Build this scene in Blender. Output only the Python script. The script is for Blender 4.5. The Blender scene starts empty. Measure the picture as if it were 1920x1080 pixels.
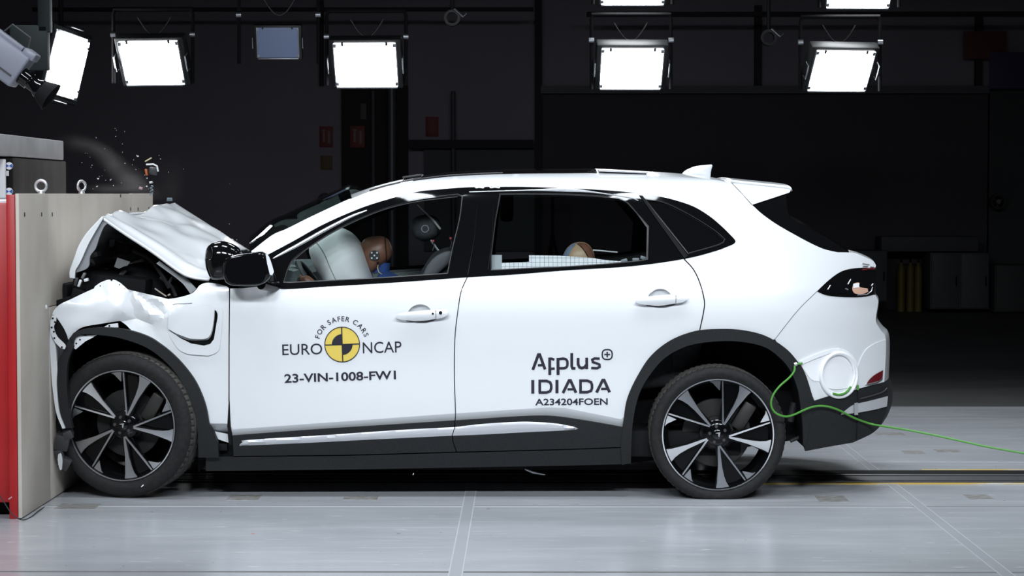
import bpy, bmesh, math, random
from mathutils import Vector, Matrix, Euler, noise
from mathutils.geometry import delaunay_2d_cdt
from mathutils.kdtree import KDTree

PI = math.pi
SC = bpy.context.scene
COL = SC.collection
random.seed(7)

# ------------------------------------------------------------------ camera
FPX = 4000.0                      # focal length in pixels of a 1920 wide frame
CAMLOC = Vector((0.0, -10.67, 1.53))
YAW = math.atan(25 / FPX)
PITCH = math.atan(175 / FPX)
cam_data = bpy.data.cameras.new('camera')
cam_data.sensor_width = 36.0
cam_data.lens = FPX / 1920 * 36.0
cam_data.clip_end = 200
cam = bpy.data.objects.new('camera', cam_data)
cam.location = CAMLOC
cam.rotation_euler = (PI / 2 - PITCH, 0, YAW)
COL.objects.link(cam)
SC.camera = cam
CAMROT = Euler((PI / 2 - PITCH, 0, YAW)).to_matrix()

# ------------------------------------------------------------------ world, light, exposure
SC.view_settings.view_transform = 'Standard'
SC.view_settings.look = 'None'
SC.view_settings.exposure = 0.13
SC.view_settings.gamma = 1.0
SC.view_settings.use_curve_mapping = False
world = bpy.data.worlds.new('world')
SC.world = world
world.use_nodes = True
world.node_tree.nodes['Background'].inputs[0].default_value = (0.010, 0.009, 0.012, 1)
world.node_tree.nodes['Background'].inputs[1].default_value = 0.35


def area_light(loc, target, sx, sy, power, spread=180, color=(0.87, 0.935, 1.0)):
    d = bpy.data.lights.new('unseen_floodlight', 'AREA')
    d.shape = 'RECTANGLE'
    d.size = sx
    d.size_y = sy
    d.energy = power
    d.spread = math.radians(spread)
    d.color = color
    o = bpy.data.objects.new('unseen_floodlight', d)
    o.location = loc
    v = Vector(target) - Vector(loc)
    o.rotation_euler = v.to_track_quat('-Z', 'Y').to_euler()
    COL.objects.link(o)
    return o


# the floodlight bank on the hall's lighting truss, above the car and towards the camera
for lx in (-3.3, -1.1, 1.1, 3.3):
    area_light((lx, -1.1, 5.5), (lx * 0.8, -0.3, 0.4), 1.2, 0.7, 19, 90)
for lx in (-3.0, 0.0, 3.0):  # unseen rear row, moved behind the car to brighten the floor there
    area_light((lx, 2.9, 5.5), (lx * 0.95, 1.9, 0.0), 1.4, 0.7, 38, 95)
# unseen lower row added on the camera side as fill for the flank
for lx in (-3.2, -1.1, 1.1, 3.2):
    area_light((lx, -6.6, 4.9), (lx * 0.7, 0, 0.7), 1.3, 0.5, 30, 70)

# ------------------------------------------------------------------ materials
MATS = {}


def mat(name, color, rough=0.5, metal=0.0, coat=0.0, emit=None, spec=0.5):
    if name in MATS:
        return MATS[name]
    m = bpy.data.materials.new(name)
    m.use_nodes = True
    b = m.node_tree.nodes['Principled BSDF']
    b.inputs['Base Color'].default_value = (*color, 1)
    b.inputs['Roughness'].default_value = rough
    b.inputs['Metallic'].default_value = metal
    b.inputs['Coat Weight'].default_value = coat
    b.inputs['Coat Roughness'].default_value = 0.03
    b.inputs['Specular IOR Level'].default_value = spec
    if emit:
        b.inputs['Emission Color'].default_value = (*emit[0], 1)
        b.inputs['Emission Strength'].default_value = emit[1]
    MATS[name] = m
    return m


def noisy(name, c1, c2, scale=(4, 4, 4), rough=0.6, detail=6, bump=0.0, lo=0.35, hi=0.65, metal=0.0, coat=0.0,
          rough2=None):
    """two-tone noise material in object coordinates"""
    m = mat(name, c1, rough, metal, coat)
    nt = m.node_tree
    b = nt.nodes['Principled BSDF']
    tc = nt.nodes.new('ShaderNodeTexCoord')
    mp = nt.nodes.new('ShaderNodeMapping')
    mp.inputs['Scale'].default_value = scale
    nz = nt.nodes.new('ShaderNodeTexNoise')
    nz.inputs['Scale'].default_value = 1.0
    nz.inputs['Detail'].default_value = detail
    cr = nt.nodes.new('ShaderNodeValToRGB')
    cr.color_ramp.elements[0].position = lo
    cr.color_ramp.elements[1].position = hi
    cr.color_ramp.elements[0].color = (*c1, 1)
    cr.color_ramp.elements[1].color = (*c2, 1)
    nt.links.new(tc.outputs['Object'], mp.inputs['Vector'])
    nt.links.new(mp.outputs[0], nz.inputs['Vector'])
    nt.links.new(nz.outputs['Fac'], cr.inputs[0])
    nt.links.new(cr.outputs[0], b.inputs['Base Color'])
    if rough2 is not None:
        mr = nt.nodes.new('ShaderNodeMapRange')
        mr.inputs['To Min'].default_value = rough
        mr.inputs['To Max'].default_value = rough2
        nt.links.new(nz.outputs['Fac'], mr.inputs['Value'])
        nt.links.new(mr.outputs[0], b.inputs['Roughness'])
    if bump:
        bp = nt.nodes.new('ShaderNodeBump')
        bp.inputs['Strength'].default_value = bump
        bp.inputs['Distance'].default_value = 0.01
        nt.links.new(nz.outputs['Fac'], bp.inputs['Height'])
        nt.links.new(bp.outputs[0], b.inputs['Normal'])
    return m


def glass(name, tint, refl=0.06):
    m = bpy.data.materials.new(name)
    m.use_nodes = True
    nt = m.node_tree
    nt.nodes.clear()
    out = nt.nodes.new('ShaderNodeOutputMaterial')
    tr = nt.nodes.new('ShaderNodeBsdfTransparent')
    tr.inputs[0].default_value = (*tint, 1)
    gl = nt.nodes.new('ShaderNodeBsdfGlossy')
    gl.inputs['Roughness'].default_value = 0.02
    lw = nt.nodes.new('ShaderNodeLayerWeight')
    pw = nt.nodes.new('ShaderNodeMath')
    pw.operation = 'POWER'
    pw.inputs[1].default_value = 5.0
    nt.links.new(lw.outputs['Facing'], pw.inputs[0])
    fr = nt.nodes.new('ShaderNodeMath')
    fr.operation = 'MULTIPLY_ADD'
    fr.inputs[1].default_value = 0.9
    fr.inputs[2].default_value = refl * 0.6
    nt.links.new(pw.outputs[0], fr.inputs[0])
    mx = nt.nodes.new('ShaderNodeMixShader')
    nt.links.new(fr.outputs[0], mx.inputs[0])
    nt.links.new(tr.outputs[0], mx.inputs[1])
    nt.links.new(gl.outputs[0], mx.inputs[2])
    nt.links.new(mx.outputs[0], out.inputs[0])
    MATS[name] = m
    return m


WHITE = mat('white_car_paint', (0.725, 0.745, 0.765), 0.30, 0, 0.7)
GLOSS = mat('gloss_black', (0.004, 0.004, 0.0045), 0.06, 0, 0, spec=0.45)
CLAD = noisy('black_textured_plastic', (0.011, 0.0117, 0.0127), (0.017, 0.018, 0.0195), (220, 220, 220), 0.65)
CLAD.node_tree.nodes['Principled BSDF'].inputs['Specular IOR Level'].default_value = 0.25
DARK = mat('matt_black', (0.006, 0.006, 0.007), 0.8, spec=0.2)
DGREY = mat('dark_grey_plastic', (0.035, 0.034, 0.037), 0.55)
TYRE = noisy('tyre_rubber', (0.011, 0.011, 0.012), (0.018, 0.0175, 0.0175), (60, 60, 60), 0.75)
TYRE.node_tree.nodes['Principled BSDF'].inputs['Specular IOR Level'].default_value = 0.25
TREAD = noisy('dusty_tread_rubber', (0.035, 0.033, 0.030), (0.075, 0.068, 0.060), (40, 40, 40), 0.9)
CHROME = mat('satin_chrome', (0.72, 0.73, 0.75), 0.28, 1.0)
SILV = mat('satin_silver', (0.62, 0.63, 0.66), 0.42, 0.45)
STEEL = mat('bright_steel', (0.62, 0.63, 0.64), 0.38, 0.75)
MACH = mat('machined_alloy', (0.62, 0.63, 0.66), 0.34, 1.0)
MACH.node_tree.nodes['Principled BSDF'].inputs['Anisotropic'].default_value = 0.8
_tn = MACH.node_tree.nodes.new('ShaderNodeTangent')
_tn.direction_type = 'RADIAL'
_tn.axis = 'Y'
MACH.node_tree.links.new(_tn.outputs[0], MACH.node_tree.nodes['Principled BSDF'].inputs['Tangent'])
RIMB = mat('black_wheel_paint', (0.003, 0.003, 0.0035), 0.12, 0, 0, spec=0.3)
PANE = glass('clear_pane', (0.80, 0.84, 0.84))
TINT = glass('privacy_pane', (0.05, 0.05, 0.055))
WSHIELD = glass('windscreen_glass', (0.66, 0.78, 0.74))
AIRBAG = noisy('airbag_cloth', (0.78, 0.77, 0.77), (0.84, 0.83, 0.83), (9, 9, 9), 0.85)
VINYL = noisy('tan_vinyl_skin', (0.19, 0.085, 0.052), (0.24, 0.11, 0.068), (20, 20, 20), 0.42)
BLUE = mat('blue_cloth', (0.02, 0.06, 0.22), 0.8)
SEAT = noisy('dark_seat_fabric', (0.030, 0.030, 0.033), (0.045, 0.045, 0.05), (60, 60, 60), 0.85)
INK = mat('black_decal', (0.012, 0.010, 0.022), 0.5)
YELLOW = mat('yellow_decal', (0.72, 0.54, 0.10), 0.45)
GREEN = mat('green_cable_sheath', (0.07, 0.27, 0.035), 0.5)
TAPE = mat('white_tape', (0.85, 0.86, 0.88), 0.5)
PLY = noisy('plywood', (0.47, 0.415, 0.355), (0.63, 0.58, 0.515), (6, 2.2, 1.3), 0.7, 8, lo=0.3, hi=0.68)
RED = noisy('red_steel_paint', (0.36, 0.008, 0.010), (0.46, 0.012, 0.014), (3, 3, 3), 0.45)
LAMPGLOW = mat('lit_led_panel', (1, 1, 1), 0.5, emit=((0.93, 0.97, 1.0), 18.0))
LAMPOFF = mat('unlit_led_panel', (0.30, 0.38, 0.60), 0.4)
LAMPBODY = mat('black_lamp_housing', (0.02, 0.021, 0.022), 0.45)
SILVERTRIM = mat('silver_lamp_trim', (0.5, 0.52, 0.55), 0.35, 0.9)
CAMGREY = mat('grey_camera_paint', (0.21, 0.22, 0.27), 0.4)
AMBER = mat('amber_lens', (0.66, 0.40, 0.29), 0.2, 0, 0.5)
REDLENS = mat('red_reflector', (0.12, 0.010, 0.014), 0.15, 0, 0.5)
PALE = mat('pale_primer_metal', (0.74, 0.76, 0.78), 0.4)
GREYPANEL = mat('grey_inner_panel', (0.25, 0.26, 0.28), 0.5)


# ------------------------------------------------------------------ geometry helpers
def ray(px, py):
    return CAMROT @ Vector(((px - 960) / FPX, (540 - py) / FPX, -1.0))


def P(px, py, Y):
    """the point at depth Y (metres behind the car's near flank) seen at pixel px, py"""
    d = ray(px, py)
    return CAMLOC + d * ((Y - CAMLOC.y) / d.y)


def lerp_tab(tab, x):
    if x <= tab[0][0]:
        return tab[0][1]
    for (a, b), (c, d) in zip(tab, tab[1:]):
        if x <= c:
            t = (x - a) / (c - a)
            return b + (d - b) * t
    return tab[-1][1]


def smooth_tab(tab, x):
    """monotone-ish cubic through the table"""
    n = len(tab)
    if x <= tab[0][0]:
        return tab[0][1]
    if x >= tab[-1][0]:
        return tab[-1][1]
    sl = [(tab[i + 1][1] - tab[i][1]) / (tab[i + 1][0] - tab[i][0]) for i in range(n - 1)]
    m = [sl[0]] + [0 if sl[i - 1] * sl[i] <= 0 else 2 * sl[i - 1] * sl[i] / (sl[i - 1] + sl[i]) for i in range(1, n - 1)] + [sl[-1]]
    for i in range(n - 1):
        if x <= tab[i + 1][0]:
            h = tab[i + 1][0] - tab[i][0]
            t = (x - tab[i][0]) / h
            return ((2 * t ** 3 - 3 * t * t + 1) * tab[i][1] + (t ** 3 - 2 * t * t + t) * h * m[i]
                    + (-2 * t ** 3 + 3 * t * t) * tab[i + 1][1] + (t ** 3 - t * t) * h * m[i + 1])


YC = 0.95                                   # centre plane of the car
PROFILE = [(0.15, 0.075), (0.25, 0.05), (0.40, 0.028), (0.52, 0.020), (0.66, 0.016), (0.80, 0.006), (0.93, 0.0),
           (1.03, 0.012), (1.11, 0.038), (1.20, 0.072), (1.40, 0.155), (1.50, 0.205), (1.57, 0.262), (1.605, 0.33),
           (1.64, 0.46), (1.70, 0.60)]


def surf(x, z):
    y = smooth_tab(PROFILE, z)
    t = max(0.0, (x - 1.10) / 0.70)
    y += 0.27 * t ** 2.4 * (1.0 if z < 0.95 else max(0.45, 1 - (z - 0.95) * 1.0))
    return y


def S(px, py, off=0.0):
    """the point of the car's near flank seen at pixel px, py; off moves it towards the cabin"""
    Y = 0.1
    for _ in range(14):
        p = P(px, py, Y)
        Y = surf(p.x, p.z) + off
    return P(px, py, Y)


def cm(*pts, n=6):
    """Catmull-Rom through the points, end points kept"""
    pts = [Vector(p) for p in pts]
    if len(pts) < 3:
        return [tuple(p) for p in pts]
    out = []
    ext = [pts[0] * 2 - pts[1]] + pts + [pts[-1] * 2 - pts[-2]]
    for i in range(1, len(ext) - 2):
        a, b, c, d = ext[i - 1:i + 3]
        for k in range(n):
            t = k / n
            out.append(0.5 * ((2 * b) + (c - a) * t + (2 * a - 5 * b + 4 * c - d) * t * t + (3 * b - a - 3 * c + d) * t ** 3))
    out.append(pts[-1])
    return [tuple(p) for p in out]


def resample(poly, step, closed=True):
    out = []
    n = len(poly)
    for i in range(n if closed else n - 1):
        a = Vector(poly[i])
        b = Vector(poly[(i + 1) % n])
        L = (b - a).length
        if L < 1e-6:
            continue
        k = max(1, int(round(L / step)))
        for j in range(k):
            out.append(a.lerp(b, j / k))
    if not closed:
        out.append(Vector(poly[-1]))
    res = []
    for p in out:
        if not res or (p - res[-1]).length > 0.25:
            res.append(p)
    if closed and (res[0] - res[-1]).length < 0.25:
        res.pop()
    return res


def inside(p, poly):
    x, y = p[0], p[1]
    c = False
    j = len(poly) - 1
    for i in range(len(poly)):
        xi, yi = poly[i][0], poly[i][1]
        xj, yj = poly[j][0], poly[j][1]
        if (yi > y) != (yj > y) and x < (xj - xi) * (y - yi) / (yj - yi) + xi:
            c = not c
        j = i
    return c


def world_loc(o):
    v = Vector((0, 0, 0))
    while o:
        v = v + o.location
        o = o.parent
    return v


def obj(name, verts, faces, m, parent=None, sharp=38, label=None, mats=None, fmat=None, origin=None):
    me = bpy.data.meshes.new(name)
    base = world_loc(parent) if parent else Vector((0, 0, 0))
    o = bpy.data.objects.new(name, me)
    if origin is not None:
        o.location = Vector(origin) - base
        base = Vector(origin)
    me.from_pydata([tuple(Vector(v) - base) for v in verts], [], faces)
    me.validate()
    if mats:
        for q in mats:
            me.materials.append(q)
        if fmat and len(fmat) == len(me.polygons):
            for i, f in enumerate(fmat):
                me.polygons[i].material_index = f
    else:
        me.materials.append(m)
    for p in me.polygons:
        p.use_smooth = True
    if sharp is not None:
        me.set_sharp_from_angle(angle=math.radians(sharp))
    COL.objects.link(o)
    if parent:
        o.parent = parent
    if label:
        o['label'] = label
    return o


def empty(name, loc, label, cat, group=None):
    o = bpy.data.objects.new(name, None)
    o.empty_display_size = 0.2
    o.location = loc
    COL.objects.link(o)
    return tag(o, label, cat, group)


def tag(o, label, cat, group=None, kind=None):
    o['label'] = label
    o['category'] = cat
    if group:
        o['group'] = group
    if kind:
        o['kind'] = kind
    return o


def struct(name, verts, faces, m, **k):
    o = obj(name, verts, faces, m, **k)
    o['kind'] = 'structure'
    return o


def copy_tree(o, parent=None):
    c = o.copy()
    COL.objects.link(c)
    if parent:
        c.parent = parent
    for ch in list(o.children):
        copy_tree(ch, c)
    return c


class MB:
    """collects shapes for one mesh"""

    def __init__(self):
        self.v = []
        self.f = []

    def add(self, v, f):
        n = len(self.v)
        self.v += [Vector(q) for q in v]
        self.f += [tuple(i + n for i in q) for q in f]
        return self

    def box(self, c, s, rot=None, bevel=0.0, segs=2):
        bm = bmesh.new()
        bmesh.ops.create_cube(bm, size=1.0)
        for v in bm.verts:
            v.co = Vector((v.co.x * s[0], v.co.y * s[1], v.co.z * s[2]))
        if bevel > 0:
            bmesh.ops.bevel(bm, geom=list(bm.edges), offset=bevel, segments=segs, affect='EDGES', profile=0.5)
        M = (rot.to_matrix() if rot is not None else Matrix.Identity(3))
        bm.verts.index_update()
        vs = [M @ v.co + Vector(c) for v in bm.verts]
        fs = [tuple(v.index for v in f.verts) for f in bm.faces]
        bm.free()
        return self.add(vs, fs)

    def tube(self, pts, r, n=8, cap=True):
        pts = [Vector(p) for p in pts]
        rs = r if isinstance(r, (list, tuple)) else [r] * len(pts)
        vs = []
        fs = []
        t0 = (pts[1] - pts[0]).normalized()
        up = Vector((0, 0, 1)) if abs(t0.z) < 0.9 else Vector((1, 0, 0))
        nn = (up - t0 * up.dot(t0)).normalized()
        for i, p in enumerate(pts):
            t = (pts[min(i + 1, len(pts) - 1)] - pts[max(i - 1, 0)])
            if t.length < 1e-9:
                t = t0
            t.normalize()
            nn = (nn - t * nn.dot(t))
            nn.normalize()
            b = t.cross(nn)
            for k in range(n):
                a = 2 * PI * k / n
                vs.append(p + (nn * math.cos(a) + b * math.sin(a)) * rs[i])
        for i in range(len(pts) - 1):
            for k in range(n):
                k2 = (k + 1) % n
                fs.append((i * n + k, i * n + k2, (i + 1) * n + k2, (i + 1) * n + k))
        if cap:
            fs.append(tuple(range(n - 1, -1, -1)))
            e = (len(pts) - 1) * n
            fs.append(tuple(e + k for k in range(n)))
        return self.add(vs, fs)

    def lathe(self, prof, n=48, c=(0, 0, 0), axis='Y', closed=False, rmod=None):
        """prof = [(r, h)]"""
        vs = []
        fs = []
        m = len(prof)
        for k in range(n):
            a = 2 * PI * k / n
            for i, (r, h) in enumerate(prof):
                rr = r + (rmod(k, i) if rmod else 0)
                if axis == 'Y':
                    vs.append(Vector((rr * math.cos(a), h, rr * math.sin(a))) + Vector(c))
                elif axis == 'Z':
                    vs.append(Vector((rr * math.cos(a), rr * math.sin(a), h)) + Vector(c))
                else:
                    vs.append(Vector((h, rr * math.cos(a), rr * math.sin(a))) + Vector(c))
        for k in range(n):
            k2 = (k + 1) % n
            for i in range(m if closed else m - 1):
                i2 = (i + 1) % m
                fs.append((k * m + i, k * m + i2, k2 * m + i2, k2 * m + i))
        if not closed:
            if prof[0][0] > 1e-6:
                fs.append(tuple(k * m for k in range(n)))
            if prof[-1][0] > 1e-6:
                fs.append(tuple(k * m + m - 1 for k in range(n - 1, -1, -1)))
        return self.add(vs, fs)

    def prism(self, poly, y0, y1):
        """polygon in the x-z plane pulled from y0 to y1"""
        n = len(poly)
        vs = [(p[0], y0, p[1]) for p in poly] + [(p[0], y1, p[1]) for p in poly]
        fs = [tuple(range(n)), tuple(range(2 * n - 1, n - 1, -1))]
        for i in range(n):
            j = (i + 1) % n
            fs.append((i, i + n, j + n, j))
        return self.add(vs, fs)

    def xf(self, M):
        self.v = [M @ q for q in self.v]
        return self

    def build(self, name, m, parent=None, **k):
        return obj(name, self.v, self.f, m, parent, **k)


def fix_normals(o):
    bm = bmesh.new()
    bm.from_mesh(o.data)
    bmesh.ops.recalc_face_normals(bm, faces=bm.faces)
    bm.to_mesh(o.data)
    bm.free()
    return o


def panel_mesh(outline, holes=(), off=0.0, step=9.0, thick=0.012, creases=(), mapper=None):
    fn = off if callable(off) else (lambda a, b: off)
    mp = mapper or (lambda a, b: S(a, b, fn(a, b)))
    out = resample(outline, step)
    hs = [resample(h, step) for h in holes]
    pts = []
    edges = []

    def loop(l, closed=True):
        s = len(pts)
        pts.extend(Vector((q[0], q[1])) for q in l)
        for i in range(len(l) if closed else len(l) - 1):
            edges.append((s + i, s + (i + 1) % len(l)))
    loop(out)
    for h in hs:
        loop(h)
    for c in creases:
        loop([q for q in resample(c, step, False) if inside(q, out)], False)
    kd = KDTree(len(pts))
    for i, p in enumerate(pts):
        kd.insert((p.x, p.y, 0), i)
    kd.balance()
    x0 = min(p[0] for p in out)
    x1 = max(p[0] for p in out)
    y0 = min(p[1] for p in out)
    y1 = max(p[1] for p in out)
    ny = int((y1 - y0) / step) + 1
    nx = int((x1 - x0) / step) + 1
    for j in range(1, ny):
        for i in range(0, nx + 1):
            q = Vector((x0 + (i + 0.5 * (j % 2)) * step, y0 + j * step))
            if not inside(q, out) or any(inside(q, h) for h in hs):
                continue
            if kd.find((q.x, q.y, 0))[2] < step * 0.6:
                continue
            pts.append(q)
    v2, _, f2, *_r = delaunay_2d_cdt(pts, edges, [], 0, 0.01)
    faces = []
    for f in f2:
        c = sum((v2[i] for i in f), Vector((0, 0))) / len(f)
        if inside(c, out) and not any(inside(c, h) for h in hs):
            a, b, d = v2[f[0]], v2[f[1]], v2[f[2]]
            if abs((b - a).cross(d - a)) < 1e-4:
                continue
            # outward is towards -Y: image is y-down, so flip where needed
            faces.append(tuple(f) if (b - a).cross(d - a) < 0 else tuple(reversed(f)))
    vs = [mp(p.x, p.y) for p in v2]
    n = len(vs)
    cnt = {}
    for f in faces:
        for i in range(len(f)):
            e = (f[i], f[(i + 1) % len(f)])
            cnt[e] = cnt.get(e, 0) + 1
    if thick:
        vs = vs + [v + Vector((0, thick, 0)) for v in vs]
        fs = list(faces) + [tuple(i + n for i in reversed(f)) for f in faces]
        for (a, b) in cnt:
            if (b, a) not in cnt:
                fs.append((b, a, a + n, b + n))
    else:
        fs = faces
    used = sorted({i for f in fs for i in f})
    rm = {u: k for k, u in enumerate(used)}
    return [vs[u] for u in used], [tuple(rm[i] for i in f) for f in fs]


def panel(name, outline, m, parent, holes=(), off=0.0, step=9.0, thick=0.012, creases=(), mirror=False, mapper=None,
          label=None, sharp=38):
    vs, fs = panel_mesh(outline, holes, off, step, thick, creases, mapper)
    o = obj(name, vs, fs, m, parent, sharp=sharp, label=label)
    if mirror:
        obj(name, [(v[0], 2 * YC - v[1], v[2]) for v in vs], [tuple(reversed(f)) for f in fs], m, parent, sharp=sharp)
    return o


def flip(v):
    return Vector((v[0], 2 * YC - v[1], v[2]))


def loft(name, curve, m, parent, bulge, n=14, thick=0.0, label=None, sharp=38, u0=0.0, u1=1.0, sgn=1):
    """surface from a flank curve across the car to its mirror image; bulge(t, s) is added, t across, s along"""
    k = len(curve)
    vs = []
    for i, p in enumerate(curve):
        q = flip(p)
        for j in range(n + 1):
            t = u0 + (u1 - u0) * j / n
            w = 4 * t * (1 - t)
            vs.append(Vector(p).lerp(q, t) + Vector(bulge(w, i / (k - 1))))
    fs = []
    for i in range(k - 1):
        for j in range(n):
            a = i * (n + 1) + j
            f = (a, a + 1, a + n + 2, a + n + 1)
            fs.append(f if sgn > 0 else tuple(reversed(f)))
    o = obj(name, vs, fs, m, parent, sharp=sharp, label=label)
    if thick:
        md = o.modifiers.new('thickness', 'SOLIDIFY')
        md.thickness = thick
        md.offset = -1
    return o


def inflate_mesh(outline, Y, depth, n=40, K=9, p=2.2, y_shift=None):
    ol = resample(outline, 3)
    step = len(ol) / n
    ol = [ol[int(i * step)] for i in range(n)]
    c = sum(ol, Vector((0, 0))) / n
    vs = []
    fs = []
    for side in (-1, 1):
        s = len(vs)
        vs.append(P(c.x, c.y, Y + side * depth))
        for k in range(1, K + 1):
            r = math.sin(PI / 2 * k / K)
            h = max(0.0, 1 - r ** p) ** (1 / p)
            for q in ol:
                w = c.lerp(q, r)
                pt = P(w.x, w.y, Y)
                pt.y += side * depth * h
                vs.append(pt)
        for i in range(n):
            j = (i + 1) % n
            f = (s, s + 1 + i, s + 1 + j)
            fs.append(f)
            for k in range(K - 1):
                a = s + 1 + k * n
                fs.append((a + i, a + n + i, a + n + j, a + j))
        if side == 1:
            # weld the rims of both halves
            r0 = 1 + (K - 1) * n
            r1 = s + r0
            fs = [tuple((v - r1 + r0) if r1 <= v < r1 + n else v for v in f) for f in fs]
    used = sorted({i for f in fs for i in f})
    rm = {u: k for k, u in enumerate(used)}
    return [vs[u] for u in used], [tuple(rm[i] for i in f) for f in fs]


def inflate(name, outline, Y, depth, m, parent=None, label=None, **k):
    vs, fs = inflate_mesh(outline, Y, depth, **k)
    return fix_normals(obj(name, vs, fs, m, parent, sharp=60, label=label))


def quad(x0, x1, y0, y1, z):
    return [(x0, y0, z), (x1, y0, z), (x1, y1, z), (x0, y1, z)], [(0, 1, 2, 3)]


# ================================================================== THE SETTING
def floor_material():
    m = mat('painted_concrete', (0.44, 0.45, 0.47), 0.3)
    nt = m.node_tree
    b = nt.nodes['Principled BSDF']
    tc = nt.nodes.new('ShaderNodeTexCoord')

    def nz(scale, detail=6, rough=0.6):
        mp = nt.nodes.new('ShaderNodeMapping')
        mp.inputs['Scale'].default_value = scale
        n = nt.nodes.new('ShaderNodeTexNoise')
        n.inputs['Scale'].default_value = 1.0
        n.inputs['Detail'].default_value = detail
        n.inputs['Roughness'].default_value = rough
        nt.links.new(tc.outputs['Object'], mp.inputs['Vector'])
        nt.links.new(mp.outputs[0], n.inputs['Vector'])
        return n.outputs['Fac']

    def ramp(src, p0, c0, p1, c1):
        r = nt.nodes.new('ShaderNodeValToRGB')
        r.color_ramp.elements[0].position = p0
        r.color_ramp.elements[1].position = p1
        r.color_ramp.elements[0].color = (*c0, 1)
        r.color_ramp.elements[1].color = (*c1, 1)
        nt.links.new(src, r.inputs[0])
        return r.outputs[0]

    def mix(a, bb, fac, mode='MIX'):
        x = nt.nodes.new('ShaderNodeMix')
        x.data_type = 'RGBA'
        x.blend_type = mode
        if isinstance(fac, float):
            x.inputs[0].default_value = fac
        else:
            nt.links.new(fac, x.inputs[0])
        nt.links.new(a, x.inputs[6])
        if isinstance(bb, tuple):
            x.inputs[7].default_value = (*bb, 1)
        else:
            nt.links.new(bb, x.inputs[7])
        return x.outputs[2]
    base = ramp(nz((0.8, 2.0, 1), 8), 0.3, (0.355, 0.37, 0.395), 0.7, (0.455, 0.47, 0.495))
    streak = ramp(nz((1.1, 9, 1), 5), 0.53, (0, 0, 0), 0.76, (0.75, 0.75, 0.75))
    c = mix(base, (0.52, 0.535, 0.56), streak)
    fine = ramp(nz((6, 26, 1), 4), 0.645, (0, 0, 0), 0.70, (0.75, 0.75, 0.75))
    c = mix(c, (0.64, 0.65, 0.67), fine)
    spots = ramp(nz((22, 22, 1), 2), 0.735, (0, 0, 0), 0.76, (0.8, 0.8, 0.8))
    c = mix(c, (0.16, 0.14, 0.13), spots)
    nt.links.new(c, b.inputs['Base Color'])
    rr = nt.nodes.new('ShaderNodeMapRange')
    rr.inputs['To Min'].default_value = 0.14
    rr.inputs['To Max'].default_value = 0.27
    nt.links.new(nz((1.2, 6, 1), 4), rr.inputs['Value'])
    nt.links.new(rr.outputs[0], b.inputs['Roughness'])
    bp = nt.nodes.new('ShaderNodeBump')
    bp.inputs['Strength'].default_value = 0.06
    bp.inputs['Distance'].default_value = 0.004
    nt.links.new(nz((18, 30, 1), 5), bp.inputs['Height'])
    nt.links.new(bp.outputs[0], b.inputs['Normal'])
    return m


FLOOR = floor_material()
FLOORDARK = noisy('dark_floor', (0.055, 0.057, 0.058), (0.085, 0.087, 0.088), (1.2, 3, 1), 0.5)  # darker base colour for the slab beyond the pale floor
WALL = noisy('dark_blue_grey_wall', (0.225, 0.195, 0.23), (0.25, 0.22, 0.255), (0.7, 0.7, 0.7), 0.8)
WALLBLACK = mat('black_curtain', (0.075, 0.066, 0.074), 0.95, spec=0.1)
CEIL = mat('dark_ceiling', (0.02, 0.018, 0.022), 0.9)
BEAM = mat('grey_steel_beam', (0.075, 0.072, 0.085), 0.6)

YD = 4.72                     # where the pale test floor ends
YW = 17.9                     # rear wall of the hall
v, f = quad(-9, 9, -15, YD, 0.0)
fl = struct('floor', [(q[0], q[1], 0) for q in v] + [(q[0], q[1], -0.1) for q in v],
            [(0, 1, 2, 3), (7, 6, 5, 4), (0, 4, 5, 1), (1, 5, 6, 2), (2, 6, 7, 3), (3, 7, 4, 0)], FLOOR)
fl['label'] = 'pale grey painted concrete test floor with scuffs'
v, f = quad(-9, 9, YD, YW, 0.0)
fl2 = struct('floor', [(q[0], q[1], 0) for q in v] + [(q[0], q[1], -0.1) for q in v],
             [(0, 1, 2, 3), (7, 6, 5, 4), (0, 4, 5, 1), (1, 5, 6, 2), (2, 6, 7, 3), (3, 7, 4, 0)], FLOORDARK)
fl2['label'] = 'darker floor slab in the rear of the hall'


def sbox(name, x0, x1, y0, y1, z0, z1, m, label=None, bevel=0.0):
    b = MB().box(((x0 + x1) / 2, (y0 + y1) / 2, (z0 + z1) / 2), (x1 - x0, y1 - y0, z1 - z0), bevel=bevel)
    o = struct(name, b.v, b.f, m)
    if label:
        o['label'] = label
    return o


sbox('wall_back', -9, 9, YW, YW + 0.2, 0, 7.5, WALL)
sbox('wall_left', -9.2, -9, -15, YW + 0.2, 0, 7.5, WALL)
sbox('wall_right', 9, 9.2, -15, YW + 0.2, 0, 7.5, WALL)
sbox('wall_front', -9, 9, -15.2, -15, 0, 7.5, WALL)
sbox('ceiling', -9.2, 9.2, -15.2, YW + 0.2, 7.5, 7.7, CEIL)


def W(px, py, Y):
    return P(px, py, Y)


def wall_box(name, px0, px1, py0, py1, Y, depth, m, label=None, bevel=0.0, floor=False):
    """a box that covers the pixel rectangle with its front face at depth Y"""
    a = P(px0, py0, Y)
    b = P(px1, py1, Y)
    z0 = 0.0 if floor else b.z
    return sbox(name, a.x, b.x, Y, Y + depth, z0, a.z, m, label, bevel)


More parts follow.
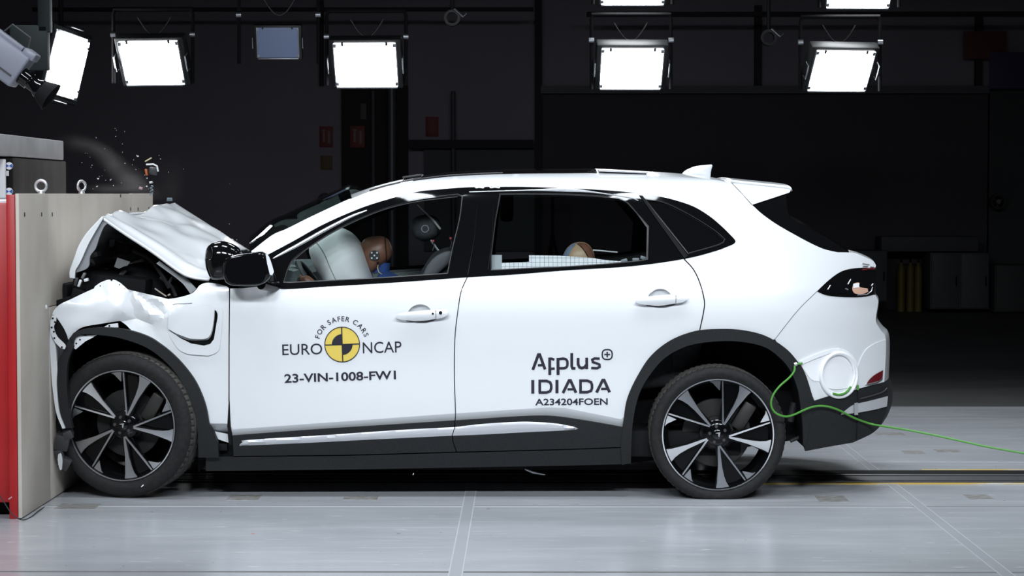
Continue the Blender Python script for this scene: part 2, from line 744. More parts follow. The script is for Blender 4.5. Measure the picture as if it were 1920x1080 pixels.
# wide dark roller opening at the right of the rear wall, its lintel, posts and wall bays
wall_box('wall_bay', 1016, 1852, 174, 590, YW - 0.10, 0.09, WALLBLACK, 'black roller door under the long grey lintel', floor=True)
wall_box('trim_1', 1014, 1856, 161, 175, YW - 0.22, 0.2, BEAM, 'long grey lintel across the rear wall')
wall_box('trim_2', 1003, 1016, -40, 590, YW - 0.2, 0.18, mat('dark_post', (0.018, 0.017, 0.022), 0.8), 'dark post left of the black roller door', floor=True)
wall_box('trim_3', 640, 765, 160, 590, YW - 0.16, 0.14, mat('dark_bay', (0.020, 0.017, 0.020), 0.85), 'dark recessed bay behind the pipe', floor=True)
wall_box('trim_4', 1416, 1428, 10, 162, YW - 0.14, 0.12, MATS['dark_post'], 'dark upright above the lintel')
wall_box('trim_5', 1831, 1842, 30, 162, YW - 0.14, 0.12, MATS['dark_post'], 'dark upright behind the red ghost board')
wall_box('trim_6', 598, 606, 0, 160, YW - 0.14, 0.12, MATS['dark_post'], 'dark upright left of the lit panel')
wall_box('trim_7', 766, 1000, 262, 278, YW - 0.3, 0.28, MATS['dark_post'], 'dark shelf rail on the rear wall')
wall_box('trim_8', 795, 1012, 280, 470, YW - 0.12, 0.1, mat('grey_wall_panel', (0.062, 0.066, 0.074), 0.7), 'grey wall panel below the shelf rail')
wall_box('trim_9', 1100, 1990, 22, 30, YW - 1.4, 0.12, MATS['dark_post'], 'dark truss rail near the ceiling')
wall_box('trim_10', 60, 1000, 14, 20, YW - 1.4, 0.12, MATS['dark_post'], 'dark truss rail at the left near the ceiling')
wall_box('trim_11', 1853, 2100, 166, 590, YW - 0.10, 0.09, mat('green_grey_wall', (0.045, 0.050, 0.050), 0.8), 'green grey wall right of the roller door', floor=True)

# ---- floor furniture: tow rail, seams
SEAM = mat('pale_floor_joint', (0.38, 0.395, 0.42), 0.24)
SEAMLINE = mat('white_joint_edge', (0.50, 0.515, 0.54), 0.26)
CRACK = mat('dark_joint_line', (0.15, 0.15, 0.155), 0.8)
RAILBLACK = mat('black_rail_slot', (0.006, 0.006, 0.0065), 0.7, spec=0.1)
RAILSTEEL = mat('worn_rail_steel', (0.30, 0.31, 0.33), 0.32, 0.8)
RAILYEL = noisy('worn_yellow_paint', (0.50, 0.33, 0.05), (0.46, 0.46, 0.45), (3, 30, 1), 0.6, lo=0.5, hi=0.62)


def strip(name, x0, x1, y0, y1, m, z=0.002, label=None):
    return sbox(name, x0, x1, y0, y1, -0.01, z, m, label)


strip('trim_12', -9, 9, -0.236, -0.229, CRACK, 0.0010, 'thin dark floor joint in front of the car')
strip('trim_13', -9, 1.9, -0.262, -0.243, SEAMLINE, 0.0008, 'pale scuffed line beside the joint')
strip('trim_14', -9, 9, -2.085, -2.06, CRACK, 0.0010, 'floor joint nearest the camera')
strip('trim_15', -9, 9, 3.97, 4.0, CRACK, 0.0010, 'dark floor joint behind the car')
strip('trim_16', -9, 9, 1.50, 1.515, SEAMLINE, 0.0010, 'pale scuffed line behind the rail')
for sx, nm in ((-0.305, 17), (1.915, 20)):
    strip('trim_%d' % nm, sx, sx + 0.048, -9, 4.6, SEAM, 0.0012, 'pale taped joint running away from the camera')
    strip('trim_%d' % (nm + 1), sx - 0.006, sx, -9, 4.6, SEAMLINE, 0.0016, 'white edge of the taped joint')
    strip('trim_%d' % (nm + 2), sx + 0.048, sx + 0.054, -9, 4.6, SEAMLINE, 0.0016, 'white edge of the taped joint')
strip('trim_23', -2.37, 9, 0.61, 1.12, RAILBLACK, 0.003, 'black tow rail channel under the car')
strip('trim_24', -2.37, 9, 0.70, 0.86, mat('dark_rail_plate', (0.055, 0.058, 0.064), 0.45, 0.3), 0.005, 'grey steel plate of the tow rail')
strip('trim_25', -2.37, 9, 0.90, 0.925, RAILSTEEL, 0.007, 'bright steel edge of the tow rail')
strip('trim_26', -2.37, 9, 0.64, 0.655, RAILSTEEL, 0.007, 'near steel edge of the tow rail')
strip('trim_27', 1.1, 9, 0.565, 0.605, RAILYEL, 0.004, 'worn yellow stripe on the near side of the rail')
strip('trim_28', 2.2, 9, 1.125, 1.16, RAILYEL, 0.004, 'worn yellow stripe on the far side of the rail')

STAIN = noisy('brown_rubber_patch', (0.22, 0.20, 0.175), (0.36, 0.37, 0.39), (26, 70, 1), 0.3, lo=0.45, hi=0.6)
for i, (px0, px1, py0, py1) in enumerate([(95, 172, 948, 958), (420, 480, 931, 941), (1540, 1596, 931, 943), (640, 705, 933, 940),
                                          (1700, 1738, 846, 852), (1760, 1806, 844, 849), (1822, 1868, 929, 938), (1648, 1700, 812, 817)]):
    ya = (FPX / ((py0 - 365) / 1.53)) + CAMLOC.y
    yb = (FPX / ((py1 - 365) / 1.53)) + CAMLOC.y
    s = (py1 - 365) / 1.53
    o = strip('floor_patch', (px0 - 985) / s, (px1 - 985) / s, yb, ya, STAIN, 0.0011, None)
    tag(o, ['brown worn patch on the floor at the foot of the plywood', 'brown patch just behind the front wheel',
            'speckled patch right of the rear wheel', 'faint brown patch below the front door',
            'left of two small patches behind the rail', 'right of two small patches behind the rail',
            'speckled patch at the right in front of the rail', 'smudge under the rear bumper corner'][i], 'floor mark', None, 'structure')

# ================================================================== THINGS ON THE REAR WALL
SIGNRED = mat('dull_red_sign', (0.16, 0.018, 0.02), 0.6)
SIGNPALE = mat('pale_sign_symbol', (0.22, 0.14, 0.14), 0.6)
SIGNOCHRE = mat('ochre_sign', (0.12, 0.06, 0.02), 0.6)


def wall_sign(px0, px1, py0, py1, Y, label, board, symbol=True):
    a, b = P(px0, py0, Y), P(px1, py1, Y)
    w, h = b.x - a.x, a.z - b.z
    e = empty('safety_sign', ((a.x + b.x) / 2, Y, (a.z + b.z) / 2), label, 'sign', 'signs on the rear wall')
    c = e.location
    MB().box(c, (w, 0.015, h), bevel=0.003).build('sign_board', board, e)
    if symbol:
        MB().box(c + Vector((-w * 0.18, -0.009, 0.0)), (w * 0.16, 0.006, h * 0.5), bevel=0.002).box(
            c + Vector((-w * 0.18, -0.009, h * 0.31)), (w * 0.26, 0.006, h * 0.08), bevel=0.002).build('symbol', SIGNPALE, e)
        MB().box(c + Vector((w * 0.22, -0.009, -h * 0.02)), (w * 0.18, 0.006, h * 0.6), bevel=0.002).build('symbol', SIGNPALE, e)
    return e


wall_sign(599, 624, 237, 276, YW - 0.02, 'small red safety sign, leftmost on the rear wall', SIGNRED)
wall_sign(656, 684, 236, 277, YW - 0.2, 'small red safety sign left of the vertical pipe', SIGNRED)
wall_sign(601, 623, 292, 318, YW - 0.02, 'small ochre sign below the leftmost red sign', SIGNOCHRE, False)
wall_sign(798, 822, 219, 256, YW - 0.02, 'plain dark red sign right of the vertical pipe', SIGNRED, False)
wall_sign(1807, 1886, 59, 110, YW - 0.25, 'large dull red lens ghost drawn as a board at the top right of the hall', mat('red_ghost_board', (0.115, 0.030, 0.026), 0.7), False)  # flat board added to draw a lens ghost
wall_sign(1856, 1935, 98, 166, YW - 0.35, 'dark purple lens ghost drawn as a board, overlapping below the red one', mat('purple_ghost_board', (0.055, 0.04, 0.095), 0.7), False)  # second lens ghost, also drawn as a flat board
wall_sign(676, 687, 194, 224, YW - 0.2, 'narrow grey notice above the red sign near the pipe', mat('grey_notice', (0.09, 0.08, 0.08), 0.7), False)

# vertical ribbed pipe
pp = P(735, 300, YW - 0.4)
pipe = empty('vertical_pipe', (pp.x, pp.y, 0), 'tall grey ribbed vertical pipe on the rear wall', 'pipe')
MB().tube([(pp.x, pp.y, 0), (pp.x, pp.y, 3.0)], 0.055, 16).build('pipe_tube', mat('grey_duct', (0.11, 0.11, 0.125), 0.45, 0.3), pipe)
for k in range(9):
    MB().lathe([(0.056, k * 0.3 + 0.3), (0.063, k * 0.3 + 0.3), (0.063, k * 0.3 + 0.325), (0.056, k * 0.3 + 0.325)], 16,
               (pp.x, pp.y, 0), 'Z').build('pipe_clamp', MATS['grey_duct'], pipe)
for px_, lab in ((700, 'thin dark conduit left of the ribbed pipe'), (850, 'thin dark conduit right of the ribbed pipe')):
    q = P(px_, 300, YW - 0.25)
    tag(MB().tube([(q.x, q.y, 0), (q.x, q.y, 2.9)], 0.03, 10).build('conduit', BEAM, None, origin=(q.x, q.y, 0)), lab, 'pipe')


def hose_reel(px, py, r, Y, label):
    c = P(px, py, Y)
    e = empty('hose_reel', c, label, 'hose reel', 'round dark reels in the rear of the hall')
    DR = mat('dark_reel', (0.010, 0.010, 0.011), 0.6)
    MB().lathe([(r * 0.75, 0), (r, 0), (r, 0.12), (r * 0.75, 0.12)], 32, c, 'Y', closed=True).build('reel_ring', DR, e)
    MB().lathe([(0, -0.02), (r * 0.3, -0.02), (r * 0.3, 0.1), (0, 0.1)], 24, c, 'Y').build('reel_hub', MATS['grey_duct'], e)
    b = MB()
    for k in range(3):
        a = k * 2 * PI / 3 + 0.5
        b.box(c + Vector((math.cos(a) * r * 0.55, 0.06, math.sin(a) * r * 0.55)), (r * 0.6, 0.03, 0.03),
              Euler((0, -a, 0)))
    b.build('reel_spokes', DR, e)
    MB().box(c + Vector((0, 0.2, 0)), (0.06, 0.2, 0.06)).build('wall_bracket', DR, e)


hose_reel(609, 376, 0.10, YW - 0.3, 'dark wall reel just above the windscreen')
hose_reel(1872, 378, 0.10, YW - 0.4, 'dark wall reel at the far right of the hall')

# storage at the right rear
CAB = noisy('blue_grey_cabinet', (0.060, 0.063, 0.072), (0.070, 0.074, 0.082), (2, 2, 2), 0.6)


def cabinet(px0, px1, py0, py1, Y, depth, label, doors=1, m=CAB, z0=None):
    a, b = P(px0, py0, Y), P(px1, py1, Y)
    zb = max(0.0, b.z) if z0 is None else z0
    e = empty('storage_cabinet', ((a.x + b.x) / 2, Y + depth / 2, zb), label, 'cabinet', 'grey cabinets in the rear of the hall')
    w = b.x - a.x
    MB().box(((a.x + b.x) / 2, Y + depth / 2 + 0.01, (zb + a.z) / 2), (w, depth - 0.02, a.z - zb), bevel=0.008).build('body', m, e)
    for k in range(doors):
        x0 = a.x + w * k / doors + 0.012
        x1 = a.x + w * (k + 1) / doors - 0.012
        d = MB().box(((x0 + x1) / 2, Y, (zb + a.z) / 2), (x1 - x0, 0.025, a.z - zb - 0.03), bevel=0.006).build('door', m, e)
        MB().box((x1 - 0.04, Y - 0.025, (zb + a.z) / 2), (0.015, 0.025, 0.12), bevel=0.004).build('handle', DARK, d)
    return e


YB = YW - 0.9
cabinet(1745, 1855, 474, 580, YB, 0.6, 'grey two door cabinet right of the dark alcove', 2)
cabinet(1866, 1930, 497, 586, YB - 0.2, 0.6, 'grey cabinet at the right edge of the hall', 1, mat('dark_cabinet', (0.045, 0.045, 0.045), 0.7))
cabinet(1600, 1664, 470, 566, YB - 0.1, 0.6, 'grey drawer unit directly behind the tail of the car', 1)
a, b = P(1655, 444, YB), P(1838, 472, YB)
tag(MB().box(((a.x + b.x) / 2, YB + 0.35, (a.z + b.z) / 2), (b.x - a.x, 0.5, a.z - b.z), bevel=0.01).build('wall_shelf_box', mat('shelf_grey', (0.055, 0.054, 0.06), 0.7), None,
    origin=((a.x + b.x) / 2, YB + 0.35, b.z)), 'long grey box spanning above the dark alcove', 'shelf')
for k, px_ in enumerate((1690, 1707, 1722)):
    a = P(px_, 495, YB + 0.3)
    e = empty('gas_cylinder', (a.x, a.y, 0), ['dull yellow cylinder, leftmost of three in the dark alcove', 'dull yellow cylinder, middle of three in the dark alcove',
                                              'dull yellow cylinder, rightmost of three in the dark alcove'][k], 'cylinder', 'yellow cylinders in the alcove')
    ym = mat('dull_yellow_paint', (0.13, 0.10, 0.012), 0.6)
    MB().lathe([(0, 0.0), (0.05, 0.0), (0.05, 0.52), (0.04, 0.58), (0.018, 0.62), (0.018, 0.64), (0, 0.64)], 20, (a.x, a.y, 0), 'Z').build('cylinder_body', ym, e)
    MB().lathe([(0, 0.64), (0.014, 0.64), (0.014, 0.68), (0.028, 0.68), (0.028, 0.695), (0, 0.695)], 12, (a.x, a.y, 0), 'Z').build('valve', DARK, e)
# tripod seen through the rear door window
tq = P(1036, 400, YW - 1.5)
tri = empty('camera_tripod', (tq.x, tq.y, 0), 'dark tripod seen through the rear door window', 'tripod')
for k in range(3):
    an = k * 2 * PI / 3 + 0.3
    MB().tube([(tq.x + 0.22 * math.cos(an), tq.y + 0.22 * math.sin(an), 0.0), (tq.x, tq.y, 1.05)], 0.018, 8).build('leg', DARK, tri)
MB().tube([(tq.x, tq.y, 1.0), (tq.x, tq.y, 1.5)], 0.02, 8).build('centre_column', DARK, tri)
MB().box((tq.x, tq.y, 1.55), (0.14, 0.12, 0.1), bevel=0.01).build('tripod_head', DGREY, tri)


def truss_clamp(px, py, Y, label):
    c = P(px, py, Y)
    e = empty('truss_clamp', c, label, 'clamp', 'dark clamps hanging from the truss')
    MB().lathe([(0.05, -0.04), (0.075, -0.04), (0.075, 0.04), (0.05, 0.04)], 20, c + Vector((0, 0, 0.02)), 'Y', closed=True).build('clamp_ring', LAMPBODY, e)
    MB().tube([c + Vector((0.0, 0, 0.09)), c + Vector((0, 0, 0.9))], 0.018, 8).build('drop_rod', LAMPBODY, e)
    MB().tube([c + Vector((0.02, -0.05, 0.1)), c + Vector((0.10, -0.05, 0.03)), c + Vector((0.13, -0.05, 0.06))], 0.012, 8).build('lever', SILVERTRIM, e)


truss_clamp(848, 38, 9.0, 'dark truss clamp near the top centre')
truss_clamp(1441, 75, 9.0, 'dark truss clamp left of the rightmost lit panel')

# ================================================================== FLOODLIGHTS
YL = 6.0


def make_lamp():
    e = empty('led_floodlight', (0, 0, 0), 'x', 'floodlight', 'square LED floodlights hanging behind the car')
    w, h = 0.48, 0.36
    MB().box((0, 0.055, 0), (w + 0.085, 0.10, h + 0.05), bevel=0.012).build('housing', LAMPBODY, e)
    rim = MB()
    rim.box((0, -0.004, -h / 2 - 0.010), (w, 0.03, 0.014), bevel=0.003)
    rim.box((-w / 2 - 0.006, -0.004, 0), (0.010, 0.022, h), bevel=0.003)
    rim.box((w / 2 + 0.006, -0.004, 0), (0.010, 0.022, h), bevel=0.003)
    rim.build('bezel', SILVERTRIM, e)
    MB().box((0, -0.002, 0), (w, 0.012, h), bevel=0.004).build('diffuser', LAMPGLOW, e, label='glowing white panel')
    for sx in (-0.36, 0.36):
        MB().box((sx * w, -0.012, h / 2 - 0.004), (0.018, 0.012, 0.03), bevel=0.003).build('clip', LAMPBODY, e)
    for sx in (-1, 1):
        for sz in (-1, 1):
            MB().box((sx * (w / 2 - 0.004), -0.006, sz * (h / 2 - 0.02)), (0.03, 0.014, 0.03), bevel=0.003).build('corner_clip', SILVERTRIM, e)
        x = sx * (w / 2 + 0.055)
        MB().tube([(x, 0.02, -0.065), (x, -0.035, -0.06), (x, -0.04, 0), (x, -0.035, 0.06), (x, 0.02, 0.065)], 0.006, 8).build('handle', SILVERTRIM, e)
    return e


def yoke(e, h):
    """upright bracket from the lamp's sides to the truss, with the power lead"""
    loc = e.location
    w = 0.31
    b = MB()
    for sx in (-1, 1):
        b.tube([loc + Vector((sx * w, 0.05, -0.16)), loc + Vector((sx * w, 0.06, h * 0.9)), loc + Vector((sx * w * 0.96, 0.06, h))], 0.014, 8)
    b.tube([loc + Vector((-w, 0.06, h)), loc + Vector((w, 0.06, h))], 0.016, 8)
    b.build('yoke', DARK, e)
    for sx in (-1, 1):
        MB().lathe([(0, -0.02), (0.022, -0.02), (0.022, 0.02), (0, 0.02)], 14, loc + Vector((sx * w, 0.05, 0.22)), 'X').build('yoke_knob', SILVERTRIM, e)
    pts = [loc + Vector((-0.13 + 0.26 * t, 0.12, h * 0.86 - 0.14 * math.sin(PI * t))) for t in [k / 12 for k in range(13)]]
    MB().tube(pts, 0.006, 6).build('power_lead', LAMPBODY, e)


LAMPS = [  # centre px, py, yaw, tilt, sx, label, lit, yoke height
    (124, 122, 54, 8, 1.0, 'lit LED panel at the far left, turned sideways behind the grey camera', True, None),
    (285, 117, -12, 27, 1.0, 'lit LED panel, second from the left, above the crumpled bonnet', True, 0.42),
    (686, 121, -4, 26, 1.0, 'lit LED panel above the front of the car roof', True, 0.42),
    (1184, 128, 3, 35, 0.99, 'lit LED panel above the rear half of the car roof', True, 0.42),
    (1577, 132, 13, 36, 0.99, 'lit LED panel above the tail of the car', True, 0.42),
    (1187, -32, 0, 35, 1.02, 'lit LED panel of the upper row, only its lower edge in view, left one', True, 0.42),
    (1613, -26, 3, 35, 1.02, 'lit LED panel of the upper row, only its lower edge in view, right one', True, 0.42),
    (521, 80, 0, 15, 0.66, 'switched off bluish LED panel between two lit ones', False, 0.42)]
proto = make_lamp()
lamps = [proto] + [copy_tree(proto) for _ in LAMPS[1:]]
for e, (px, py, yaw, tilt, sc, lab, lit, yh) in zip(lamps, LAMPS):
    loc = P(px, py, YL)
    e['label'] = lab
    M = Matrix.Rotation(math.radians(yaw), 3, 'Z') @ Matrix.Rotation(math.radians(tilt), 3, 'X')
    if yh is None:
        M = M @ Matrix.Rotation(math.radians(101), 3, 'Y')
    for ch in e.children:
        me = ch.data.copy()
        ch.data = me
        for vv in me.vertices:
            vv.co = M @ (vv.co * sc)
        if not lit and ch.name.startswith('diffuser'):
            me.materials[0] = LAMPOFF
            ch['label'] = 'dark bluish panel'
    e.location = loc
    if yh:
        yoke(e, yh)
    else:
        MB().tube([loc + Vector((-0.05, 0.08, 0.1)), loc + Vector((-0.06, 0.10, 0.4)), loc + Vector((-0.06, 0.10, 1.6))], 0.02, 8).build('mount_arm', DARK, e)

# ================================================================== HIGH SPEED CAMERA, TOP LEFT
CY = 0.4
hc = P(30, 110, CY)
cam_e = empty('film_camera', hc, 'light grey box camera with black hooded lens tilted down at the top left', 'camera')
MPX = (CY - CAMLOC.y) / FPX           # metres per pixel at that depth
ang = math.radians(37)


def camp(u, vv, y=0.0):
    """u along the lens axis, vv square to it, in pixels, from the front face centre (52,142)"""
    c = P(43, 138, CY)
    du = Vector((math.cos(ang), 0, -math.sin(ang)))
    dv = Vector((math.sin(ang), 0, math.cos(ang)))
    return c + du * u * MPX + dv * vv * MPX + Vector((0, y, 0))


CR = Euler((0, ang, 0))
MB().box(camp(-80, 0), (160 * MPX, 0.15, 66 * MPX), CR, bevel=0.012, segs=3).build('camera_body', CAMGREY, cam_e)
MB().box(camp(-8, 37), (26 * MPX, 0.12, 16 * MPX), CR, bevel=0.01).box(camp(-80, 36), (110 * MPX, 0.06, 10 * MPX), CR, bevel=0.005).build('top_cover', CAMGREY, cam_e)
MB().box(camp(-44, -14, -0.077), (70 * MPX, 0.006, 3 * MPX), CR).build('side_groove', DGREY, cam_e)
hb = MB()
hb.tube([camp(-75, 40), camp(-70, 62), camp(-28, 62), camp(-20, 44)], 0.005, 8)
hb.build('carry_handle', DGREY, cam_e)
lens = MB().lathe([(0, 0), (17 * MPX, 0), (17 * MPX, 18 * MPX), (14 * MPX, 20 * MPX), (15 * MPX, 34 * MPX), (19 * MPX, 40 * MPX), (19 * MPX, 50 * MPX), (0, 50 * MPX)], 32, (0, 0, 0), 'X')
lens.xf(CR.to_matrix())
lens.v = [q + camp(0, -4) for q in lens.v]
lens.build('lens', GLOSS, cam_e)
hood = MB().lathe([(19 * MPX, 44 * MPX), (29 * MPX, 68 * MPX), (27 * MPX, 68 * MPX), (17 * MPX, 46 * MPX)], 32, (0, 0, 0), 'X', closed=True)
hood.xf(CR.to_matrix())
hood.v = [q + camp(0, -4) for q in hood.v]
hood.build('lens_hood', DARK, cam_e)
MB().box(camp(-70, -48), (60 * MPX, 0.08, 30 * MPX), CR, bevel=0.006).build('mount_plate', DGREY, cam_e)
mp_ = camp(-70, -50)
MB().tube([mp_ + Vector((0, 0.06, 0.02)), Vector((mp_.x, mp_.y + 0.06, mp_.z - 0.0)), Vector((mp_.x, mp_.y + 0.06, 1.83 + 0.005))], 0.03, 12).build('support_post', mat('grey_post', (0.20, 0.20, 0.22), 0.5, 0.2), cam_e)
for k in range(2):
    a0 = camp(-95 - 15 * k, 40, 0.02 * k)
    tag(MB().tube([a0, a0 + Vector((0.02, 0, 0.10)), a0 + Vector((-0.03, 0.02, 0.22)), a0 + Vector((-0.05 + 0.1 * k, 0.03, 0.55))], 0.006, 6).build('camera_cable', DGREY, None),
        ['thin cable rising from the grey camera body', 'second thin cable looping beside the camera cable'][k], 'cable')
pv = P(104, 20, 3.2)
rig = empty('rigging_arm', pv, 'dark green rigging bracket behind the grey camera', 'bracket')
gm = mat('dark_green_paint', (0.012, 0.022, 0.022), 0.6)
a, b = P(20, 48, 3.2), P(92, 132, 3.2)
MB().box(((a.x + b.x) / 2, 3.2, (a.z + b.z) / 2), (b.x - a.x, 0.08, a.z - b.z), bevel=0.01).build('plate', gm, rig)
MB().box(((a.x + b.x) / 2 + 0.1, 3.2, (a.z + b.z) / 2 + 0.8), (0.08, 0.08, 1.4), bevel=0.008).build('upright', gm, rig)

# ================================================================== BARRIER
XB = -2.375
BY0, BY1, BZ = -0.67, 2.93, 1.535
bar = empty('crash_barrier', (XB - 0.4, 1.13, 0), 'red steel crash barrier faced with pale plywood, hit by the car', 'barrier')
for (y0, y1, z0, z1) in ((BY0, -0.062, 0.005, BZ), (-0.058, 2.198, 0.973, BZ), (-0.058, 2.198, 0.005, 0.969), (2.202, BY1, 0.005, BZ + 0.002)):
    MB().box((XB - 0.009, (y0 + y1) / 2, (z0 + z1) / 2), (0.018, y1 - y0, z1 - z0), bevel=0.0025).build('plywood_sheet', PLY, bar)
MB().box((XB - 0.0405, (BY0 + BY1) / 2, 0.765), (0.041, BY1 - BY0, 1.53), bevel=0.004).build('flange_plate', RED, bar)
MB().box((XB - 0.56, (BY0 + BY1) / 2 + 0.02, 0.78), (0.99, BY1 - BY0 - 0.06, 1.42), bevel=0.01).build('steel_block', RED, bar)
MB().box((XB - 0.56, (BY0 + BY1) / 2 + 0.06, 0.035), (0.95, BY1 - BY0 - 0.2, 0.07)).build('plinth', DARK, bar)
MB().box((XB - 0.5, (BY0 + BY1) / 2 + 0.02, 1.498), (0.86, BY1 - BY0 - 0.1, 0.018), bevel=0.004).build('top_plate', PALE, bar)
for (px, py) in ((46, 402), (78, 402), (98, 402), (226, 367), (245, 392), (259, 392), (279, 391)):
    d = ray(px, py)
    t = (XB + 0.0005 - CAMLOC.x) / d.x
    q = CAMLOC + d * t
    MB().box(q, (0.004, 0.018, 0.020), bevel=0.0015).build('screw_slot', DGREY, bar)
d = ray(87, 576)
q = CAMLOC + d * ((XB + 0.002 - CAMLOC.x) / d.x)
MB().lathe([(0, 0.004), (0.010, 0.004), (0.012, 0), (0.012, -0.004), (0, -0.004)], 16, q, 'X').build('bolt_head', PALE, bar)


def eye_bolt(px, Y, turn):
    q = P(px, 362, Y)
    s = FPX / (Y + 10.67)
    c = Vector((q.x, Y, BZ + 14.5 / s))
    b = MB()
    R0, r0 = 10.3 / 375, 2.7 / 375
    ring = [(R0 * math.cos(2 * PI * k / 28), 0, R0 * math.sin(2 * PI * k / 28)) for k in range(29)]
    b.tube(ring, r0, 10, cap=False)
    b.v = [Matrix.Rotation(turn, 3, 'Z') @ w + c for w in b.v]
    b.lathe([(0, 0.012), (5 / 375, 0.010), (6.5 / 375, 0.0), (6.5 / 375, -0.004), (0, -0.004)], 20, (c.x, c.y, BZ + 0.004), 'Z')
    b.build('eye_bolt', STEEL, bar)


eye_bolt(77, -0.07, 0.0)
eye_bolt(153, 0.9, 0.95)
# brown block and pale beam behind the barrier's top edge
blk = MB().box((-2.95, 0.79, 1.615), (0.70, 1.24, 0.205), bevel=0.006).build(
    'backing_block', noisy('dark_brown_block', (0.020, 0.016, 0.013), (0.036, 0.030, 0.025), (1, 9, 1.5), 0.8), None, origin=(-2.95, 0.79, 1.51))
tag(blk, 'dark brown block resting behind the two eye bolts', 'block')
bm_ = MB().box((-2.98, 0.2, 1.778), (0.76, 2.30, 0.108), bevel=0.006).build(
    'concrete_beam', noisy('pale_grey_concrete', (0.33, 0.33, 0.33), (0.42, 0.42, 0.42), (5, 5, 5), 0.8), None, origin=(-2.98, 0.2, 1.72))
tag(bm_, 'pale grey beam lying on top of the dark brown block', 'beam')
# marker plate left of the brown block
a, b = P(10, 297, 0.05), P(24, 371, 0.05)
mk = empty('marker_plate', ((a.x + b.x) / 2, 0.05, b.z), 'narrow black plate with blue and white round markers at the left edge', 'marker')
MB().box(((a.x + b.x) / 2, 0.06, (a.z + b.z) / 2), (b.x - a.x, 0.015, a.z - b.z), bevel=0.002).build('plate', DARK, mk)
BLUEP = mat('marker_blue', (0.04, 0.11, 0.40), 0.5)
for py in (311, 359):
    c = P(17, py, 0.048)
    r = 7 / 375
    dsk = MB().lathe([(0, -0.002), (r, -0.002), (r, 0.004), (0, 0.004)], 28, c, 'Y').build('marker_disc', TAPE, mk)
    for a0 in (PI, 0):
        poly = [(c.x, c.z)] + [(c.x + r * math.cos(a0 + t), c.z + r * math.sin(a0 + t)) for t in [(-0.6 + 1.2 * k / 8) for k in range(9)]]
        MB().prism(poly, c.y - 0.004, c.y - 0.002).build('marker_sector', BLUEP, dsk)
c = P(14, 325, 0.046)
MB().box(c, (0.014, 0.004, 0.026)).build('plate_tag', PALE, mk)
a, b = P(-40, 298, 0.0), P(9, 371, 0.0)
tag(MB().box(((a.x + b.x) / 2, 0.02, (a.z + b.z) / 2), (b.x - a.x, 0.03, a.z - b.z), bevel=0.004).build('white_panel', TAPE, None, origin=((a.x + b.x) / 2, 0.02, b.z)),
    'white panel cut by the left edge, above the red steel', 'panel')
# loose wire at the foot of the barrier
wp = [P(0, 930, -0.74), P(8, 942, -0.74), P(18, 958, -0.74), P(30, 970, -0.74), P(44, 977, -0.72), P(60, 968, -0.60), P(72, 958, -0.45), P(88, 948, -0.2)]
wp[4].z = max(wp[4].z, 0.004)
tag(MB().tube(cm(*[tuple(q) for q in wp]), 0.0028, 6).build('loose_wire', DGREY, None), 'thin dark wire drooping at the foot of the barrier', 'wire')

# ================================================================== THE CAR
car = empty('car', (-0.3, YC, 0), 'white car with its nose crumpled against the plywood faced barrier', 'car')

# ---- shared trace lines (pixels of the 1920 x 1080 frame)
DLO_TOP = cm((505, 476), (550, 452), (600, 424), (650, 401), (700, 382), (775, 361), (825, 355), (880, 351), (960, 350), (1010, 351), (1110, 355),
             (1197, 362), (1240, 369), (1265, 375), (1300, 387), (1330, 405), (1355, 426), (1375, 446))
DLO_END = cm((1375, 446), (1379, 452), (1376, 457), (1365, 462))
DLO_BOT = cm((1365, 462), (1340, 471), (1285, 485), (1185, 499), (1060, 507), (960, 515), (875, 520), (750, 529), (620, 537), (540, 542), (517, 540))
ROOF_EDGE = cm((660, 372), (700, 357), (750, 344), (800, 336), (860, 330), (960, 326), (1060, 325), (1120, 325), (1215, 329), (1275, 332), (1332, 336), (1372, 343))
APIL_UP = cm((471, 471), (510, 441), (537, 429), (575, 410), (615, 391), (650, 375), (660, 372))
SEAM_TOP = cm((1372, 343), (1390, 362), (1410, 384))
REAR_GLASS = cm((1410, 384), (1430, 402), (1457, 421), (1490, 440), (1520, 456), (1545, 467), (1570, 473))
TAIL_TOP = cm((1570, 473), (1600, 474), (1615, 479), (1635, 488), (1642, 497), (1641, 502))
LAMP_TOP = cm((1641, 502), (1615, 502), (1590, 505), (1572, 512), (1552, 527), (1532, 546))
LAMP_BOT = cm((1532, 546), (1540, 550), (1552, 554), (1580, 557), (1615, 557), (1637, 553))
BSEAM = cm((1532, 546), (1495, 583), (1453, 636))
ARCH_R = cm((1164, 838), (1170, 782), (1177, 745), (1196, 704), (1221, 667), (1258, 638), (1303, 621), (1347, 617), (1392, 619), (1436, 630), (1473, 653),
            (1495, 677), (1510, 701), (1526, 751))
ARCH_R_IN = cm((1183, 868), (1184, 827), (1188, 782), (1199, 738), (1218, 704), (1247, 671), (1288, 649), (1333, 641), (1381, 640), (1429, 649), (1458, 667),
               (1481, 693), (1495, 727), (1501, 760), (1505, 797), (1506, 834))
DOOR_R = cm((1282, 485), (1300, 505), (1312, 530), (1320, 560), (1320, 580), (1312, 619))
DOOR_M = cm((876, 520), (865, 545), (860, 572), (854, 620), (852, 660), (852, 715), (854, 775), (852, 797))


def arch_from(poly, x):
    """part of the rear arch line left of pixel x"""
    return [p for p in poly if p[0] <= x]


def upto(poly, x):
    return [p for p in poly if p[0] >= x]


